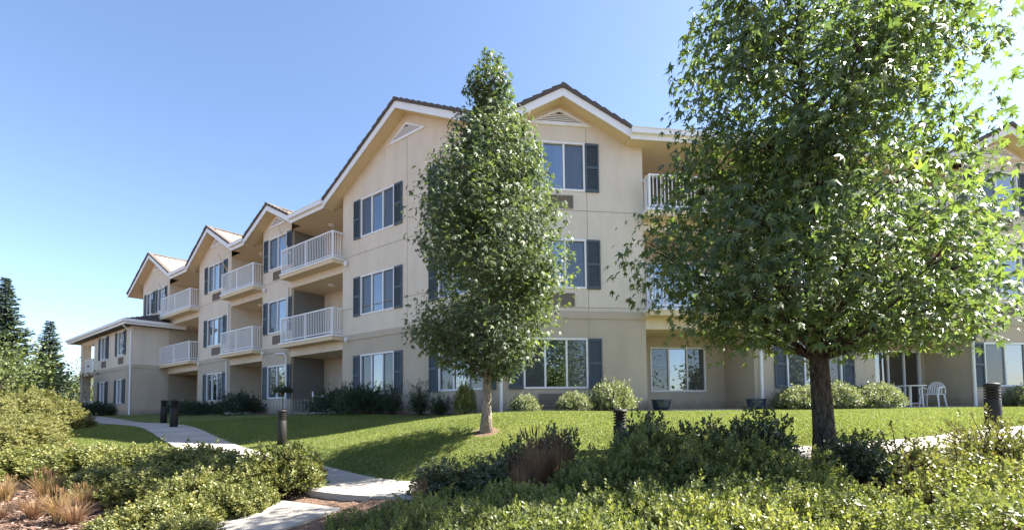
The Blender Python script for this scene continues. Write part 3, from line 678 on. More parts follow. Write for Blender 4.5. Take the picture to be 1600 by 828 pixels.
for i in range(7):
    t0, t1 = i/7, (i+1)/7
    for xa_, xb_ in [(-39.8 + k*.45, -39.8 + k*.45 + .44) for k in range(30)]:
        if xb_ > -26.0 - 2.35*t1: continue
        y0, y1 = -2.36+2.36*t0, -2.36+2.36*t1+.02; z0, z1 = 5.60+.84*t0, 5.60+.84*t1
        mb.poly([(xa_,y0,z0+.05),(xb_,y0,z0+.05),(xb_,y1,z1+.01),(xa_,y1,z1+.01)]); mb.poly([(xa_,y0,z0),(xb_,y0,z0),(xb_,y0,z0+.05),(xa_,y0,z0+.05)])
    # hip side courses
    x0, x1 = -25.95-2.35*t0, -25.95-2.35*t1; ya, yb = -2.33+2.33*t0, .75-.75*t0; yc, yd = -2.33+2.33*t1, .75-.75*t1; z0, z1 = 5.59+.84*t0, 5.59+.84*t1
    n = max(1, int((yb-ya)/.33))
    for k in range(n):
        f0, f1 = k/n, (k+1)/n-.03/n
        mb.poly([(x0,ya+(yb-ya)*f0,z0+.05),(x0,ya+(yb-ya)*f1,z0+.05),(x1,yc+(yd-yc)*f1,z1+.01),(x1,yc+(yd-yc)*f0,z1+.01)])
        mb.poly([(x0,ya+(yb-ya)*f0,z0),(x0,ya+(yb-ya)*f1,z0),(x0,ya+(yb-ya)*f1,z0+.05),(x0,ya+(yb-ya)*f0,z0+.05)])
part('tile_field', FL, mb, M_TILE, LR, kind='stuff')
# open porch at its end
for z0, z1, m in ((ZB, ZBAND, M_LOW), (ZU, 5.30, M_UP)):
    for ya in (YW, 1.2):
        mb = MB(); mb.box(-38.45, -37.95, ya, ya+.5, z0, z1); part('porch_post', FL, mb, m)
mb = MB(); mb.box(-38.5, -34.81, YW-.03, 1.75, ZBAND+.002, ZU); part('porch_deck', FL, mb, M_LOW)
mb = MB(); mb.box(-38.45, -34.8, YW, YW+.3, 5.05, 5.30); part('porch_beam', FL, mb, M_UP)
for z in (0.0, ZU):
    mb = MB(); mb.box(-37.94, -34.81, YW+.1, YW+.15, z+.95, z+1.0); mb.box(-37.94, -34.81, YW+.1, YW+.15, z+.08, z+.12); PRL = part('porch_railing', FL, mb, M_RAIL)
    for i in range(1, 25): add('baluster', cached('bal', baluster_mesh), PRL, FL @ T(-37.94+i*.125, YW+.125, z+.08))

# ---- right wing (local x = s)
GR = [(1.84, 9.50, -.20, 3.90, 8.40), (17.4, 9.50, 15.3, 19.5, 8.40)]
wall_bay(FR, 0, 4.45, [(1.63, 1.96, 3, (0, 1, 2), ('blind', 'right', 'right'))], GR[0])
recess_bay(FR, 4.45, 8.0, [(6.28, 2.0, 3, 1.52, .62, 'blind'), (6.2, 2.0, 3, 2.05, .03, 'both'), (6.2, 2.0, 3, 2.05, .03, 'both')])
wall_bay(FR, 8.0, 12.3, [(10.1, 1.96, 3, (0, 1, 2), ('both', 'both', 'both'))])
recess_bay(FR, 12.3, 16.0, [(14.8, 2.0, 3, 1.95, .12, 'none'), (14.6, 2.0, 3, 2.05, .03, 'both'), (14.6, 2.0, 3, 2.05, .03, 'both')])
wall_bay(FR, 16.0, 19.0, [(17.35, 1.75, 2, (0, 1, 2), ('right', 'right', 'both'))], GR[1])
recess_bay(FR, 19.0, 22.5, [(20.6, 2.0, 3, 2.05, .03, 'both'), (20.6, 2.0, 3, 2.05, .03, 'both'), (20.6, 2.0, 3, 2.05, .03, 'both')])
for g in GR: gable_roof(FR, g)
gable_vent(FR, 1.84, 8.64, 1.0, .52); gable_vent(FR, 17.4, 8.62, 1.0, .52)
for a, b in ((3.90, 15.3), (19.5, 24)): gutter(FR, a, b)
for f in (0, 1, 2): grille(FR, 1.70, SILL[f]-.54, 1.2 if f == 0 else 1.06)
for f in (1, 2): grille(FR, 17.4, SILL[f]-.54)
joints(FR, 0, 4.45, (4.0-.9, 6.05), ((2.66, ZU, 3.65), (2.66, 5.2, 6.62), (2.66, 8.15, 8.6), (2.66, 2.2, 2.76)))
downspout(FR, [(-.02, -.10, 8.05), (-.02, -.08, 7.4), (-.02, -.07, 0)], .045)
downspout(FR, [(8.18, -.07, 8.1), (8.18, -.07, 3.06)]); downspout(FR, [(8.18, -.09, 2.72), (8.18, -.09, 0)], .045)
downspout(FR, [(16.35, -.09, 2.60), (16.1, -.09, 2.56), (15.95, -.09, 2.4), (15.95, -.09, 0)], .045)
# porch wall lamp in the chair patio
mb = MB(); mb.box(15.87, 15.97, .85, .97, 2.02, 2.2); PLM = part('porch_lamp', FR, mb, M_METAL)
mb = MB(); mb.lathe([(.05, 0), (.075, .04), (.08, .16), (.05, .2)], 14, 15.80, .91, 1.90); part('lamp_glass', FR, mb, M_LAMP, PLM)
mb = MB(); mb.lathe([(.09, 0), (.06, .05), (.02, .09)], 14, 15.80, .91, 2.10); part('lamp_cap', FR, mb, M_METAL, PLM)

# ------------------------------------------------------------------ street furniture
def spot(px, d): return ((px-800)/748.6*d, d)
def on_frame(M, x, y, z=0):
    p = M @ Vector((x, y, z)); return (p.x, p.y, p.z)
def bollard_parts(root, M):
    mb = MB(); mb.lathe([(.108, -.3), (.108, .60), (.104, .605)], 28); add('post', cached('bol_post', lambda: mb.mesh('post', M_BOL, True)), root, M)
    def head():
        mb = MB(); z = .61
        mb.lathe([(.07, .60), (.07, .82)], 20)
        for i in range(4): mb.lathe([(.092, .622+i*.045), (.108, .632+i*.045), (.108, .645+i*.045), (.092, .655+i*.045)], 28)
        return mb.mesh('louvre_head', M_BOL)
    add('louvre_head', cached('bol_head', head), root, M)
    def cap():
        mb = MB(); mb.lathe([(.108, .80), (.110, .835), (.102, .855), (.06, .865), (.01, .868)], 28); return mb.mesh('cap', M_BOL, True)
    add('cap', cached('bol_cap', cap), root, M)
for (px, d, zb, lab) in [(441, 11.9, None, 'dark bollard light beside the walk, behind the big olive bush'),
                         (272, 14.9, None, 'nearer of two far bollard lights before the long blank wall'),
                         (256, 18.2, None, 'farthest small bollard light against the long blank wall'),
                         (968, 7.75, -.79, 'bollard light half hidden behind the big foreground hedge'),
                         (1550, 7.95, -.42, 'tall dark bollard light right of the patio with white chairs')]:
    x, y = spot(px, d); z = g1(x, y) if zb is None else zb
    t = thing('bollard_light', (x, y, z), lab, 'bollard', 'bollard lights along the walk'); bollard_parts(t, WM[t.name])

def chair(loc, rz, label):
    t = thing('plastic_chair', loc, label, 'chair', 'white plastic patio chairs', rz); M = WM[t.name]
    def seat():
        mb = MB()
        for i in range(7):
            x = -.225 + i*.066; mb.box(x, x+.052, -.21, .2, .405-.01*math.sin(i/6*math.pi), .425-.01*math.sin(i/6*math.pi))
        mb.box(-.24, .24, -.235, -.205, .395, .428); mb.box(-.24, .24, .19, .22, .395, .428); return mb.mesh('seat', M_PLAS)
    def back():
        mb = MB(); pts = []
        for i in range(13):
            a = math.pi*i/12; pts.append((-.25*math.cos(a), .23+.13*(.42+.40*math.sin(a)), .43+.40*math.sin(a)**.75))
        mb.tube(pts, .018, 8)
        for i in range(6):
            x = -.165+i*.066; a = math.acos(-x/.25); zt = .43+.39*math.sin(a)**.75; yt = .23+.13*(.42+.40*math.sin(a))
            mb.prism([(x-.018, .425), (x+.018, .425), (x+.022, zt), (x-.022, zt)], .20, .212)
            n = len(mb.v)
            for k in range(n-8, n):
                vx, vy, vz = mb.v[k]; f = (vz-.425)/max(.01, zt-.425); mb.v[k] = (vx, vy+(yt-.20)*f, vz)
        return mb.mesh('backrest', M_PLAS)
    def arm(sx):
        mb = MB(); mb.tube([(sx*.26, .27, .60), (sx*.285, .12, .645), (sx*.285, -.1, .64), (sx*.275, -.215, .60), (sx*.262, -.235, .42)], [.016, .024, .026, .024, .02], 8); return mb.mesh('armrest', M_PLAS)
    def leg(sx, sy):
        mb = MB(); mb.tube([(sx*.235, sy*.21, .41), (sx*.275, sy*.255+.01*(sy > 0), .0)], [.030, .021], 8); return mb.mesh('leg', M_PLAS)
    add('seat', cached('ch_seat', seat), t, M); add('backrest', cached('ch_back', back), t, M)
    for sx in (-1, 1):
        add('armrest', cached(('ch_arm', sx), lambda: arm(sx)), t, M)
        for sy in (-1, 1): add('leg', cached(('ch_leg', sx, sy), lambda: leg(sx, sy)), t, M)
ax = math.atan2(dR[1], dR[0])
chair(on_frame(FR, 14.8, .35, .03), ax-1.25, 'white plastic armchair right of the patio table, side on')
chair(on_frame(FR, 13.3, .55, .03), ax+1.35, 'white plastic armchair left of the patio table, behind the pale hedge')
t = thing('patio_table', on_frame(FR, 14.05, .45, .03), 'round white plastic table between the two patio chairs', 'table', rz=ax); M = WM[t.name]
mb = MB(); mb.lathe([(.43, .685), (.45, .69), (.45, .715), (.44, .72)], 32); add('table_top', mb.mesh('table_top', M_PLAS), t, M)
for k in range(4):
    a = math.pi/4+k*math.pi/2; mb = MB(); mb.tube([(.30*math.cos(a), .30*math.sin(a), .685), (.33*math.cos(a), .33*math.sin(a), 0)], [.03, .022], 8); add('leg', mb.mesh('leg', M_PLAS), t, M)
aL_ = math.atan2(-dL[1], -dL[0])
chair(on_frame(FL, -8.75, -.35, .02), aL_+2.5, 'white plastic chair on the left patio behind the dark shrub')

def pot(loc, label):
    t = thing('glazed_pot', loc, label, 'pot', 'blue glazed pots by the recess')
    def shell():
        mb = MB(); mb.lathe([(.11, 0), (.15, .012), (.205, .07), (.245, .15), (.268, .25), (.272, .33), (.290, .35), (.290, .38), (.262, .38), (.240, .30), (.02, .30)], 32); return mb.mesh('pot_shell', M_POT, False)
    add('pot_shell', cached('pot', shell), t, WM[t.name])
    def soil():
        mb = MB(); mb.lathe([(.24, .305), (.235, .325), (.12, .335), (.01, .34)], 20); return mb.mesh('soil', M_SOIL)
    add('soil', cached('potsoil', soil), t, WM[t.name])
pot(on_frame(FR, 4.72, -.35, -.05), 'dark blue glazed pot under the recessed three pane window')
pot(on_frame(FR, 7.78, -.35, -.05), 'dark blue glazed pot beside the white downspout')

# low wire fence round the left patio
t = thing('wire_fence', on_frame(FL, -10.0, -1.0, -.08), 'low pale wire garden fence in front of the left patio', 'fence', rz=aL_); M = WM[t.name]
for i in range(14):
    mb = MB(); x = -1.5+i*.24; hgt = .62+.05*(i % 2); mb.tube([(x, 0, -.1), (x, 0, hgt)], .011, 6); add('picket', mb.mesh('picket', M_WIRE), t, M)
for z in (.18, .40, .58):
    mb = MB(); mb.tube([(-1.52, 0, z), (1.64, 0, z)], .005, 5); add('wire', mb.mesh('wire', M_WIRE), t, M)

# ------------------------------------------------------------------ plants
def shrub_meshes(key, m, rx, rz, nsprig, per, leaf, tv=OVAL_V, tf=OVAL_F, seed=1, lumps=.2, inner=.5, droop=.0, stems=10, spr=.10):
    rg = np.random.default_rng(seed)
    u = rg.normal(size=(nsprig, 3)); u[:,2] = np.abs(u[:,2])*.9 + rg.uniform(-.25, .1, nsprig); u = unit(u)
    ph = rg.uniform(0, 6.28, (6,)); az = np.arctan2(u[:,1], u[:,0])
    lob = 1 + lumps*(.6*np.sin(3*az+ph[0])*np.cos(2.3*u[:,2]+ph[1]) + .5*np.sin(5*az+ph[2]+3*u[:,2]) + .45*np.sin(9*az+ph[3])*np.sin(7*u[:,2]+ph[4]))
    rad = (inner + (1-inner)*rg.random(nsprig)**.55) * lob * (1+.12*rg.normal(size=nsprig)*(rg.random(nsprig) > .8))
    tip = u*rad[:,None]*np.array([rx, rx, rz*.78]) + np.array([0, 0, rz*.22])
    tip[:,2] = np.maximum(tip[:,2], .03)
    ax_ = unit(u*np.array([1,1,1]) + np.array([0,0,.55-droop]) + .35*rg.normal(size=(nsprig,3)))
    side = unit(np.cross(ax_, rg.normal(size=(nsprig,3)))); oth = np.cross(ax_, side)
    k = np.arange(per); an = k*2.39996
    ang = an[None,:] + rg.uniform(0, 6.28, (nsprig,1))
    rd = side[:,None,:]*np.cos(ang)[...,None] + oth[:,None,:]*np.sin(ang)[...,None]
    f = (k/per)[None,:,None]
    P = tip[:,None,:] - ax_[:,None,:]*spr*f + rd*.006
    Td = rd*(.35+.75*f) + ax_[:,None,:]*(1.0-.75*f) + .22*rg.normal(size=(nsprig,per,3))
    Nd = ax_[:,None,:]*1.0 - rd*.4 + .3*rg.normal(size=(nsprig,per,3))
    sz = leaf*(.65+.35*f[...,0]+.25*rg.random((nsprig,per)))
    rn = np.clip(.5*rg.random((nsprig,1)) + .35*rg.random((nsprig,per)) + .15*(1-f[...,0]) + .0, 0, 1)
    fo = leaf_mesh(key+'_foliage', P.reshape(-1,3), Td.reshape(-1,3), Nd.reshape(-1,3), sz.ravel(), tv, tf, m, rn.ravel())
    mb = MB()
    sel = rg.choice(nsprig, min(nsprig, stems), replace=False)
    for i in sel:
        q = tip[i]; b = np.array([q[0]*.12, q[1]*.12, -.05]); mid = (b+q)/2 + np.array([0, 0, .08*rz]); mb.tube([b, mid, q], [.012, .008, .003], 5, False)
    return fo, mb.mesh(key+'_stems', M_TWIG)
SHR = {}
def proto(kind, *a, variants=3, **k):
    SHR[kind] = [shrub_meshes(kind+str(i), *a, seed=11*i+len(kind)+ord(kind[0]), **k) for i in range(variants)]
proto('olive', M_OLIVE, .62, .75, 1350, 8, .056, lumps=.22, stems=26)
proto('pale', M_PALE, .60, .62, 1300, 8, .042, lumps=.12, variants=2)
proto('dark', M_DARK, .55, .80, 700, 8, .062, lumps=.30, inner=.35, stems=40, variants=2)
proto('deep', M_DEEP, .95, 1.0, 1500, 8, .055, lumps=.3, inner=.4, variants=2)
proto('lime', M_LIME, 1.25, 1.7, 3000, 8, .078, lumps=.25, variants=2)
proto('nandina', M_DEEP, .42, .95, 420, 9, .075, tv=SLIM_V, lumps=.45, inner=.15, stems=24, variants=2, spr=.16)
proto('sparse', M_OLIVE, .75, .62, 190, 8, .060, lumps=.35, inner=.3, stems=110, variants=2)
proto('hedge', M_COVER, .80, .85, 2400, 10, .042, lumps=.22, stems=26)
_cnt = {}
def shrub(kind, px, d, w, h, label, cat='shrub', group=None, dz=0.0, xy=None, name=None):
    """w full width, h height in metres"""
    i = _cnt.get(kind, 0); _cnt[kind] = i+1; fo, st = SHR[kind][i % len(SHR[kind])]
    base = {'olive': (.62,.75), 'pale': (.60,.62), 'dark': (.55,.80), 'deep': (.95,1.0), 'lime': (1.25,1.7), 'nandina': (.42,.95), 'sparse': (.75,.62), 'hedge': (.80,.85)}[kind]
    x, y = xy if xy else spot(px, d); rz = random.uniform(0, 6.28)
    t = thing(name or {'nandina': 'bamboo_shrub', 'lime': 'bush', 'hedge': 'hedge_bush'}.get(kind, 'shrub'), (x, y, g1(x, y)-.03+dz), label, cat, group, rz, scale=(w/2/base[0], w/2/base[0]*random.uniform(.9, 1.1), h/base[1]))
    add('foliage', fo, t, WM[t.name]); add('stems', st, t, WM[t.name]); return t

# by the walls
shrub('pale', 812, 13.0, .95, .55, 'small rounded pale shrub left of the wide blind window', xy=on_frame(FR, .55, -.75)[:2])
shrub('pale', 890, 13.1, 1.15, .60, 'low rounded pale shrub under the wide blind window', xy=on_frame(FR, 1.95, -.85)[:2])
shrub('pale', 945, 13.2, 1.35, .95, 'larger round pale shrub beside the right wing ground window', xy=on_frame(FR, 3.0, -.80)[:2])
shrub('pale', 1235, 14.6, 1.6, .80, 'pale clipped hedge shrub nearest the downspout', group='pale hedge under the right window', xy=on_frame(FR, 8.95, -.75)[:2])
shrub('pale', 1290, 14.6, 1.5, .92, 'pale clipped hedge shrub behind the big tree trunk', group='pale hedge under the right window', xy=on_frame(FR, 10.1, -.70)[:2])
shrub('pale', 1357, 14.9, 1.65, .86, 'pale clipped hedge shrub next to the chair patio', group='pale hedge under the right window', xy=on_frame(FR, 11.5, -.75)[:2])
shrub('pale', 1580, 15.6, 1.7, .85, 'pale shrub under the far right ground window', xy=on_frame(FR, 17.6, -.6)[:2])
shrub('olive', 745, 12.8, .62, .95, 'narrow olive shrub right behind the young tree trunk', xy=on_frame(FL, -.75, -.75)[:2])
shrub('nandina', 675, 13.6, .75, 1.05, 'feathery dark plant left of the tree shaded window', xy=on_frame(FL, -2.75, -.65)[:2])
shrub('nandina', 708, 13.3, .75, .70, 'shorter feathery dark plant under the tree shaded window', xy=on_frame(FL, -1.85, -.65)[:2])
shrub('deep', 555, 16.5, 1.9, .95, 'dark green shrub beside the left patio', xy=on_frame(FL, -7.05, -.9)[:2])
shrub('deep', 600, 15.5, 2.0, 1.08, 'dark green bushy shrub under the shuttered corner gable window', xy=on_frame(FL, -5.5, -.85)[:2])
shrub('nandina', 637, 14.7, .8, 1.0, 'thin feathery shrub between the dark bush and the tree', xy=on_frame(FL, -4.1, -.65)[:2])
shrub('deep', 395, 19, 2.0, 1.05, 'dark spreading shrub before the two pane window bay', xy=on_frame(FL, -14.6, -.9)[:2])
shrub('deep', 340, 21, 1.9, .75, 'low dark shrub at the right of the pair by the far gable', xy=on_frame(FL, -18.9, -.8)[:2])
shrub('deep', 300, 22, 1.9, .80, 'low dark shrub against the end of the blank wall', xy=on_frame(FL, -21.2, -.9)[:2])
shrub('deep', 160, 27, 2.6, .95, 'dark round shrub under the low block windows', xy=on_frame(FL, -30.3, -2.7)[:2])
# topiary on the patio
x, y, z = on_frame(FL, -11.0, -.75, -.05)
t = thing('standard_plant', (x, y, z), 'dark ball headed potted plant on a thin stem by the patio', 'plant')
mb = MB(); mb.tube([(0,0,.2),(.01,.0,.6),(0,.01,1.0)], .015, 6); add('stem', mb.mesh('stem', M_TWIG), t, WM[t.name])
mb = MB(); mb.lathe([(.12,0),(.16,.22),(.17,.24),(.15,.24),(.02,.21)], 18); add('pot_shell', mb.mesh('pot_shell', M_WIRE), t, WM[t.name])
add('foliage', SHR['dark'][0][0], t, WM[t.name] @ T(0,0,.88) @ Matrix.Diagonal((.72,.72,.42,1)))
# left planting bed
LB = 'olive shrubs in the left bed'
for px, d, w, h, lab in [(440, 6.75, 1.25, .68, 'largest olive green bush at the right end of the left bed'),
  (362, 7.3, 1.2, .60, 'olive bush just left of the largest one, against the walk'),
  (300, 8.4, 1.5, .62, 'olive bush in the back row below the far bollard'),
  (222, 8.8, 1.5, .60, 'olive bush in the back row with tall sprigs'),
  (145, 8.9, 1.6, .62, 'olive bush in the back row above the dry grass'),
  (66, 9.4, 1.6, .54, 'olive bush in the back row near the left edge'),
  (8, 8.9, 1.5, .56, 'olive bush cut by the left edge of the photo'),
  (250, 7.1, 1.3, .56, 'olive bush mid bed right of the dry grasses'),
  (318, 6.2, 1.15, .60, 'olive bush mid bed beside the walk branch'),
  (372, 6.0, .85, .44, 'low olive bush at the edge of the branch walk'),
  (262, 5.4, 1.0, .46, 'olive bush front row with yellowing leaves'),
  (205, 5.2, .85, .36, 'low olive bush front row at the bare mulch edge'),
  (285, 4.8, .8, .36, 'olive bush at the bottom left corner of the bed by the walk'),
  (165, 7.6, 1.1, .50, 'small olive bush between the dry grass and the back row')]:
    shrub('olive', px, d, w, h, lab, group=LB)
for px, d, w, h, lab in [(56, 16.2, 2.4, 1.42, 'big sunny yellow green bush left of the low block'), (10, 15.0, 2.4, 1.25, 'yellow green bush at the left edge below the conifers'),
  (100, 17.5, 1.6, .8, 'smaller yellow green bush beside the walk end'), (30, 12.4, 2.0, .80, 'low yellow green bush before the mown patch'), (5, 11.0, 2.0, .85, 'bright low bush at the far left margin'), (50, 19.5, 2.6, 1.45, 'sunny bush behind the big yellow green one')]:
    shrub('lime', px, d, w, h, lab, group='sunny bushes at the left')
# hedge mass in front
FB = 'bushes of the foreground hedge'
for px, d, w, h, lab in [(935, 5.35, 1.1, .66, 'hedge bush left of the hidden bollard light'), (1010, 5.6, 1.25, .78, 'tallest foreground hedge bush in front of the lawn'),
  (1085, 5.4, 1.25, .68, 'tall hedge bush right of the tallest one'), (1165, 5.2, 1.2, .68, 'hedge bush with dark sprigs above the lawn'), (1232, 4.9, 1.1, .58, 'hedge bush just left of the big trunk'),
  (985, 3.75, 1.15, .60, 'middle row hedge bush below the tallest one'), (1090, 3.65, 1.15, .62, 'middle row hedge bush of the dense hump'), (1190, 3.6, 1.1, .58, 'middle row hedge bush left of the trunk base'),
  (880, 3.9, 1.1, .52, 'lower hedge bush in front of the red grass'), (1290, 3.6, 1.1, .50, 'hedge bush in front of the big trunk base')]:
    shrub('hedge', px, d, w, h, lab, group=FB)
for px, d, w, h, lab in [(690, 6.05, .80, .50, 'dark glossy shrub left half of the clump beside the walk'), (755, 5.95, .85, .54, 'dark glossy shrub right half of the clump beside the walk'), (815, 6.3, .75, .74, 'dark glossy shrub behind the red grass, left'),
  (868, 6.3, .75, .86, 'tallest dark glossy shrub behind the red grass'), (1010, 6.0, .9, .93, 'dark sprigged shrub peeking over the hedge by the bollard'), (1100, 5.85, .9, .76, 'dark sprigged shrub behind the hedge centre'), (1185, 5.6, .85, .78, 'dark sprigged shrub with upright shoots left of the trunk'), (1330, 5.2, .7, .55, 'dark sprigged shrub right of the big trunk')]:
    shrub('dark', px, d, w, h, lab, group='dark glossy shrubs in the foreground')
for px, d, w, h, lab in [(1405, 5.1, 1.2, .55, 'thin open shrub with bare twigs right of the trunk'), (1490, 5.0, 1.2, .50, 'thin open shrub over the pale walk'), (1575, 5.1, 1.1, .62, 'thin leafy shrub at the right edge'), (1440, 4.5, 1.1, .42, 'low thin shrub in front of the bare mulch'), (1545, 5.6, 1.0, .50, 'thin shrub under the tall bollard')]:
    shrub('sparse', px, d, w, h, lab, group='thin open shrubs at the right')

# low ground cover in front (uncountable)
def cover(n, poly_fn, hfun, leaf, m, name, label, seed, per=10):
    rg = np.random.default_rng(seed); P = []
    x, y = poly_fn(rg, n); z0 = gz(x, y); h = hfun(x, y)
    tip = np.stack([x, y, z0 + h*(.45+.55*rg.random(len(x))**.6)], 1)
    ax_ = unit(np.stack([.45*rg.normal(size=len(x)), .45*rg.normal(size=len(x))-.1, np.ones(len(x))], 1))
    side = unit(np.cross(ax_, rg.normal(size=ax_.shape))); oth = np.cross(ax_, side); k = np.arange(per); ang = k[None,:]*2.39996 + rg.uniform(0, 6.28, (len(x),1))
    rd = side[:,None,:]*np.cos(ang)[...,None] + oth[:,None,:]*np.sin(ang)[...,None]; f = (k/per)[None,:,None]
    Pp = tip[:,None,:] - ax_[:,None,:]*.11*f; Td = rd*(.35+.75*f) + ax_[:,None,:]*(1-.7*f) + .2*rg.normal(size=rd.shape); Nd = ax_[:,None,:] - rd*.4 + .3*rg.normal(size=rd.shape)
    sz = leaf*(.65+.4*f[...,0]+.2*rg.random(rd.shape[:2])); rn = np.clip(.30*(.5+.5*np.sin(x*1.9+2*np.sin(y*1.7))[:,None]) + .38*rg.random((len(x),1)) + .22*rg.random(rd.shape[:2]) + .12*(1-f[...,0]), 0, 1)
    me = leaf_mesh(name, Pp.reshape(-1,3), Td.reshape(-1,3), Nd.reshape(-1,3), sz.ravel(), OVAL_V, OVAL_F, m, rn.ravel())
    add(name, me, kind='stuff', label=label)
def cov_area(rg, n):
    x = rg.uniform(-3.2, 6.8, n*2); y = rg.uniform(2.3, 6.0, n*2)
    bx = np.interp(y, BRANCH[::-1,1], BRANCH[::-1,0]) + .75
    far = np.interp(x, [-3, -1.8, -.6, .3, 1.2, 3, 4.2, 5.2, 7], [4.6, 5.55, 5.55, 5.35, 5.2, 4.9, 4.2, 3.8, 3.6])
    ok = (x > bx) & (x > -.43*y+.22) & (y < far + .12*np.sin(x*5)) & (np.sin(x*3.1+1.3*np.sin(y*2.3))*np.sin(y*3.7+1.1*np.sin(x*2.9)) > -.78) ; return x[ok][:n], y[ok][:n]
def cov_h(x, y): return (np.interp(y, [2.3, 3.0, 4.4, 5.2], [.50, .54, .42, .32]) + .10*np.sin(x*2.1+1)*np.cos(y*2.4) + .08*np.sin(x*5.3+y*4.1) + .05*np.sin(x*11+y*7)*np.sin(y*9)) * np.clip((x+.43*y-.22)/.8, .45, 1) 
cover(9800, cov_area, cov_h, .039, M_COVER, 'ground_cover', 'light green small leaved ground cover along the bottom', 5)

# ornamental grasses
def grass_mesh(n, h, spread, m, seed, width=.006):
    rg = np.random.default_rng(seed); a = rg.uniform(0, 6.28, n); r0 = spread*.3*rg.random(n)**.5; ln = h*(.55+.5*rg.random(n)); lean = spread*(.2+.9*rg.random(n))
    d = np.stack([np.cos(a), np.sin(a), 0*a], 1); s = np.stack([-np.sin(a), np.cos(a), 0*a], 1)
    ts = np.array([0, .35, .7, 1.0]); V = []
    for t in ts:
        c = d*(r0 + lean*t**1.8)[:,None]; c[:,2] = ln*(t - .18*t**3*(lean/spread)); w = width*(1-.85*t)
        V += [c - s*w, c + s*w]
    V = np.stack(V, 1); k = 8; F = np.array([(0,1,3,2),(2,3,5,4),(4,5,7,6)])
    Fc = (F[None] + (np.arange(n)*k)[:,None,None]).reshape(-1, 4); return fast_mesh('blades', V.reshape(-1,3), Fc, m, np.repeat(rg.random(n), 3))
GRS = {'gold': grass_mesh(420, .55, .26, M_GOLDG, 3), 'red': grass_mesh(520, .80, .24, M_REDG, 4, .005), 'rust': grass_mesh(300, .4, .28, M_REDG, 9)}
def seed_mesh(n, h, spread, m, seed):
    rg = np.random.default_rng(seed); mb = MB()
    for i in range(n):
        a = rg.uniform(0, 6.28); r = spread*rg.random(); z = h*(.75+.3*rg.random()); x, y = r*math.cos(a), r*math.sin(a)
        mb.tube([(x, y, z), (x*1.06, y*1.06, z+.06), (x*1.12, y*1.12, z+.13)], [.002, .006, .001], 5, False)
    return mb.mesh('seed_heads', m)
SEED = {'gold': seed_mesh(26, .5, .2, M_GOLDG, 1), 'red': seed_mesh(34, .78, .2, M_REDG, 2), 'rust': seed_mesh(12, .36, .2, M_REDG, 5)}
for kind, px, d, sc, lab in [('gold', 78, 7.2, .95, 'tallest golden brown grass clump in the left bed'), ('gold', 98, 6.3, .8, 'small golden grass clump in front of the tall one'), ('rust', 60, 6.6, .9, 'rusty grass tuft left of the golden clump'), ('gold', 135, 6.8, .7, 'golden red grass clump at the right of the dry group'), ('rust', 122, 6.2, .8, 'low rusty grass tuft at the mulch edge'), ('gold', 14, 7.5, .7, 'yellowish grass clump near the left edge'), ('rust', 5, 6.6, .6, 'brown grass tuft at the left edge of the mulch'),
    ('red', 838, 5.75, 1.0, 'tall reddish grass clump in front of the lawn'), ('red', 872, 5.9, .95, 'reddish grass clump beside the tall one, right'), ('red', 812, 5.5, .75, 'shorter reddish grass tuft, left of the tall clump'), ('gold', 655, 5.75, .55, 'thin dry grass tuft in front of the walk')]:
    x, y = spot(px, d); t = thing('ornamental_grass', (x, y, g1(x, y)-.02), lab, 'grass clump', 'dry ornamental grasses', random.uniform(0, 6.28), scale=(sc, sc, sc))
    add('blades', GRS[kind], t, WM[t.name]); add('seed_heads', SEED[kind], t, WM[t.name])

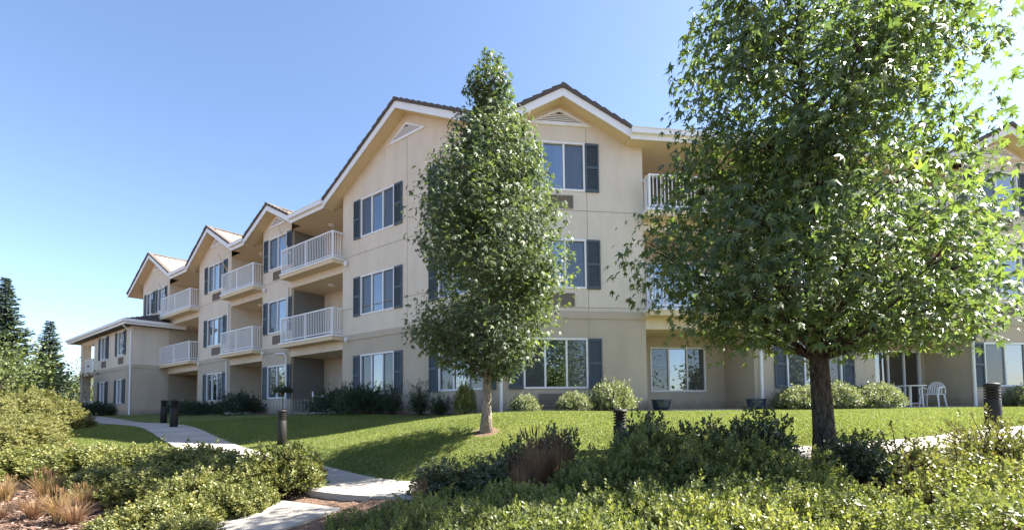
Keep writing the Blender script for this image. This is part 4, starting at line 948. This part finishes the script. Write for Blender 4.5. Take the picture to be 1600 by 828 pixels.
# ---- trees
def make_tree(name, loc, label, H, tr, clear, env, nblob, per, leaf, m, mb_bark, seed, lean=(0,0), sig=.26, ysc=1.0):
    rg = np.random.default_rng(seed); t = thing(name, loc, label, 'tree'); M = WM[t.name]
    def axis(h): f = h/H; return np.array([lean[0]*f + .05*math.sin(3*f+seed)*f, lean[1]*f + .05*math.cos(2.5*f+seed)*f, h])
    mb = MB(); hs = np.linspace(0, H*.95, 22)
    rad = [tr*(1+.45*math.exp(-h/.12))*(1-.92*(h/H)**.9) + .006 for h in hs]
    hs[0] = -.15; mb.tube([axis(h) for h in hs], rad, 12)
    me = mb.mesh('trunk', mb_bark, True); add('trunk', me, t, M)
    # limbs and leafy clumps
    cen = []; szs = []; att = []
    hh = np.linspace(clear, H, 400); w = np.array([(.22 + env(h)[0]+env(h)[1])**1.25 for h in hh]); w /= w.sum()
    for i in range(nblob):
        h = rg.choice(hh, p=w); az = i*2.39996 + rg.normal()*.35
        le, ri = env(h); er = (le+ri)/2 + (ri-le)/2*math.cos(az)
        r = er*(.28+.66*rg.random()**.6)*rg.uniform(.86, 1.06)
        c = axis(h) + np.array([math.cos(az)*r, math.sin(az)*r*ysc, 0]); cen.append(c); szs.append(min(sig, .10+er*.24)*(1 if r > .1 else .7))
        ha = max(clear*.85, h - r*rg.uniform(.5, .9)); a = axis(ha); att.append(a)
        mid = a*.45 + c*.55 + np.array([0, 0, .06*r]); rr = tr*.24*(1-.75*ha/H)*min(1, .4+r)
        mb = MB(); c2 = a + (c-a)*.9; mb.tube([a, mid, c2, c], [rr, rr*.6, rr*.25, .002], 6, False)
        for k in range(4):
            g_ = rg.normal(size=3); q = c + g_/max(1, np.linalg.norm(g_))*szs[-1]*1.1; mb.tube([mid*.4+c*.6, (c+q)/2+np.array([0,0,.03]), q], [rr*.3+.002, .004, .002], 4, False)
        add('limb', mb.mesh('limb', mb_bark, True), t, M)
    cen = np.array(cen); szs = np.array(szs); att = np.array(att)
    n = nblob*per; bi = np.repeat(np.arange(nblob), per)
    g = rg.normal(size=(n,3)); g *= np.minimum(1, 1.75/np.linalg.norm(g, axis=1))[:,None]; P = cen[bi] + g*szs[bi][:,None]*np.array([1,1,.85])*rg.uniform(.75, 1.35, nblob)[bi][:,None]
    al = rg.random(n) < .18; tt = rg.uniform(.35, 1, n)[:,None]
    P = np.where(al[:,None], att[bi]*(1-tt) + cen[bi]*tt + rg.normal(size=(n,3))*.10, P)
    axp = np.array([axis(max(0, min(H, z))) for z in P[:,2]]); out = P-axp; out[:,2] = 0; dist = np.linalg.norm(out, axis=1)
    e = np.array([env(min(H, max(clear, z))) for z in P[:,2]]); er = (e[:,0]+e[:,1])/2 + (e[:,1]-e[:,0])/2*out[:,0]/np.maximum(dist, 1e-6)
    keep = (dist < er*1.14+.10) & (P[:,2] > clear-.12) & (P[:,2] < H+.05); P, out = P[keep], unit(out[keep]); n = len(P)
    Td = out*.8 + np.array([0,0,-.55]) + .65*rg.normal(size=(n,3)); Nd = np.array([0,0,.75]) + out*.55 + .55*rg.normal(size=(n,3))
    sz = leaf*(.5+.75*rg.random(n)); rn = np.clip(.25*rg.random(nblob)[bi[keep]] + .75*rg.random(n), 0, 1)
    add('crown', leaf_mesh('crown', P, Td, Nd, sz, STAR_V, STAR_F, m, rn), t, M)
    return t
def lerp_env(tab):
    hs = [a for a, b, c in tab]; l = [b for a, b, c in tab]; r = [c for a, b, c in tab]
    return lambda h: (float(np.interp(h, hs, l)), float(np.interp(h, hs, r)))
x, y = spot(759, 8.5); zt = g1(x, y)
env_mid = lerp_env([(1.05,.45,.40),(1.25,.85,.70),(1.6,1.25,.95),(2.15,1.25,1.22),(2.85,1.38,1.30),(3.6,1.48,1.22),(4.3,1.22,1.00),(4.8,.86,.80),(5.2,.64,.72),(5.6,.50,.60),(5.95,.40,.42),(6.35,.27,.26),(6.65,.17,.16),(6.85,.07,.07)])
make_tree('sweetgum_tree', (x, y, zt), 'slender conical young tree standing on the lawn before the corner', 6.8, .085, 1.05, env_mid, 118, 250, .12, M_GUM, M_BARK2, 21, (.18, 0), .29)
x, y = 3.74, 5.75; zb = g1(x, y)
env_big = lerp_env([(1.35,.9,1.2),(1.6,1.5,1.9),(2.0,1.9,2.15),(2.6,2.3,2.3),(3.1,1.85,2.35),(3.7,1.36,2.3),(4.6,1.30,2.05),(5.3,1.22,1.75),(5.9,1.0,1.25),(6.5,.2,.2)])
make_tree('sweetgum_tree', (x, y, zb), 'large full crowned tree in the right foreground with dark furrowed dark furrowed trunk', 6.5, .118, 1.4, env_big, 140, 160, .148, M_GUM2, M_BARK, 5, (-.18, 0), .37, .80)

def conifer(px, d, H, R, label, seed):
    rg = np.random.default_rng(seed); x, y = spot(px, d); t = thing('conifer_tree', (x, y, g1(x, y)-.1), label, 'tree', 'conifers behind the left bushes'); M = WM[t.name]
    mb = MB(); mb.tube([(0,0,0),(0,0,H*.5),(.03,0,H*.99)], [H*.018, H*.011, .01], 8); add('trunk', mb.mesh('trunk', M_BARK), t, M)
    P, Tn, Nn, mb = [], [], [], MB()
    nw = int(H*6)
    for i in range(nw):
        h = H*(.06+.93*i/nw); L = R*(1-h/H)**.85*rg.uniform(.62, 1.15)+.10; nb = 6+int(5*(1-h/H)); a0 = rg.uniform(0, 6.28)
        for b in range(nb):
            a = a0+b*6.283/nb+rg.normal()*.18; Lb = L*rg.uniform(.72, 1.1); up = rg.uniform(.15, .60)*(1 if h > H*.35 else .6)
            dr = np.array([math.cos(a), math.sin(a), 0]); tip = dr*Lb + np.array([0,0,h+Lb*up-.14*Lb]); mb.tube([(0,0,h), tuple(tip)], [.02, .004], 4, False)
            k = int(12+Lb*55); tt = rg.uniform(.12, 1.0, k); q = np.array([0,0,h])*(1-tt)[:,None] + tip*tt[:,None]; q[:,2] -= .12*Lb*tt*(1-tt)*2
            sd = np.array([-dr[1], dr[0], 0]); sg = rg.choice([-1,1], k)
            P.append(q); Tn.append(dr*.6 + sd*sg[:,None]*rg.uniform(.3,1.1,k)[:,None] + np.array([0,0,-.15]) + .15*rg.normal(size=(k,3))); Nn.append(np.tile([0,0,1.],(k,1)) + .35*rg.normal(size=(k,3)))
    add('limbs', mb.mesh('limbs', M_BARK), t, M)
    P = np.concatenate(P); add('crown', leaf_mesh('crown', P, np.concatenate(Tn), np.concatenate(Nn), .34*(.6+.6*rg.random(len(P)))*(.55+.45*(1-P[:,2]/H)), SLIM_V*np.array([1.7,1,1]), OVAL_F, M_CONIF, rg.random(len(P))), t, M)
conifer(74, 40, 8.3, 1.9, 'small blue green conifer standing apart left of the building', 2)
conifer(2, 38, 11.6, 3.0, 'tall dark conifer cut by the left edge', 3)
conifer(-45, 34, 9.6, 3.0, 'dark conifer at the extreme left behind the bushes', 8)

def far_tree(px, d, H, R, label, seed, m=M_FARLEAF):
    rg = np.random.default_rng(seed); x, y = spot(px, d); t = thing('leafy_tree', (x, y, g1(x, y)-.1), label, 'tree', 'leafy trees beyond the left end'); M = WM[t.name]
    mb = MB(); mb.tube([(0,0,0),(.05,0,H*.4),(0,0,H*.7)], [.12,.09,.03], 8)
    nb = 36; c = rg.normal(size=(nb,3)); c = unit(c)*rg.random((nb,1))**.4*np.array([R,R,H*.40]) + np.array([0,0,H*.58])
    for q in c: mb.tube([(0,0,H*.3), tuple((q+np.array([0,0,H*.3]))/2), tuple(q)], [.05,.03,.006], 5, False)
    add('trunk', mb.mesh('trunk', M_BARK), t, M)
    n = nb*110; bi = rg.integers(0, nb, n); P = c[bi] + rg.normal(size=(n,3))*R*.20; o = unit(P-np.array([0,0,H*.5]))
    add('crown', leaf_mesh('crown', P, o + rg.normal(size=(n,3)), o + np.array([0,0,.6]) + .6*rg.normal(size=(n,3)), .17*(.6+.6*rg.random(n)), OVAL_V, OVAL_F, m, rg.random(n)), t, M)
far_tree(138, 46, 5.2, 2.2, 'light green tree seen through the end porch', 1)
far_tree(108, 44, 3.6, 2.4, 'low light tree between the conifers and the porch', 2)
far_tree(30, 30, 3.8, 2.6, 'dull green tree behind the yellow green bushes', 4)
far_tree(-30, 24, 4.5, 2.6, 'green tree at the far left margin', 6)

def tree_line():
    rg = np.random.default_rng(77); Ps = []
    mbt = MB()
    for i in range(16):
        x = -46+i*6+rg.normal()*1.5; y = -24+rg.normal()*5; H = rg.uniform(6, 11); z = g1(x, y)
        mbt.tube([(x,y,z),(x,y,z+H*.6)], [.2,.08], 6, False)
        c = unit(rg.normal(size=(14,3)))*rg.random((14,1))**.4*np.array([2.6,2.6,H*.38]) + np.array([x,y,z+H*.58])
        Ps.append(c[rg.integers(0,14,1500)] + rg.normal(size=(1500,3))*.75)
    P = np.concatenate(Ps); n = len(P)
    me = leaf_mesh('tree_line', P, rg.normal(size=(n,3)), rg.normal(size=(n,3))+np.array([0,0,.8]), .42*(.6+.6*rg.random(n)), OVAL_V, OVAL_F, M_FARLEAF, rg.random(n))
    o = add('tree_line', me, kind='stuff', label='wooded edge across from the building, mirrored in its windows')
    add('trunks', mbt.mesh('trunks', M_BARK), o, Matrix(), kind='stuff')
tree_line()

# ---- lawn blades and mulch chips (uncountable)
def lawn_blades(n, seed):
    rg = np.random.default_rng(seed); xs, ys = [], []
    tot = 0
    while tot < n:
        d = 6.2 + 11*rg.random(n)**1.25; u = rg.uniform(-1.05, 1.12, n); x, y = u*d, d
        dp, _ = path_near_fast(x, y); ok = (lawn_mask(x, y) > .02) & (dp > .02); xs.append(x[ok]); ys.append(y[ok]); tot += ok.sum()
    x = np.concatenate(xs)[:n]; y = np.concatenate(ys)[:n]; z = gz(x, y); a = rg.uniform(0, 6.28, n); h = .034*(.6+.7*rg.random(n)); w = .0035+.0006*y
    s = np.stack([np.cos(a), np.sin(a), 0*a], 1)*w[:,None]; b = np.stack([x, y, z-.005], 1); tp = b + np.stack([.022*rg.normal(size=n), .022*rg.normal(size=n), h], 1)
    V = np.stack([b-s, b+s, tp], 1).reshape(-1, 3); return fast_mesh('lawn_grass', V, np.arange(3*n).reshape(-1, 3), M_BLADE, np.clip(.6*rg.random(n)+.4*np.clip(.5+.5*np.sin(x*1.7+np.sin(y*1.3))*np.cos(y*1.9), 0, 1)*rg.random(n)+.0, 0, 1))
def path_near_fast(x, y):
    j = np.clip(np.searchsorted(GY, y)-1, 0, len(GY)-2); i = np.clip(np.searchsorted(GX, x)-1, 0, len(GX)-2); return DD[j, i], None
add('lawn_grass', lawn_blades(330000, 4), kind='stuff', label='short mown grass of the lawn')
def chips(n, seed):
    rg = np.random.default_rng(seed); x = np.concatenate([rg.uniform(-8.5, -2.5, n), rg.uniform(3.5, 7.5, n//2)]); y = np.concatenate([rg.uniform(4.0, 8.2, n), rg.uniform(3.8, 5.7, n//2)])
    dp, _ = path_near_fast(x, y); ok = (dp > .04) & (lawn_mask(x, y) < 0); x, y = x[ok], y[ok]; n = len(x); z = gz(x, y)+.012
    P = np.stack([x, y, z], 1); Td = np.stack([rg.normal(size=n), rg.normal(size=n), .25*rg.normal(size=n)], 1); Nd = np.stack([.3*rg.normal(size=n), .3*rg.normal(size=n), np.ones(n)], 1)
    return leaf_mesh('mulch_chips', P, Td, Nd, .05*(.5+rg.random(n)), OVAL_V*np.array([1.1,1,1]), OVAL_F, M_CHIP, rg.random(n))
add('mulch_chips', chips(16000, 6), kind='stuff', label='brown bark mulch covering the planting beds')
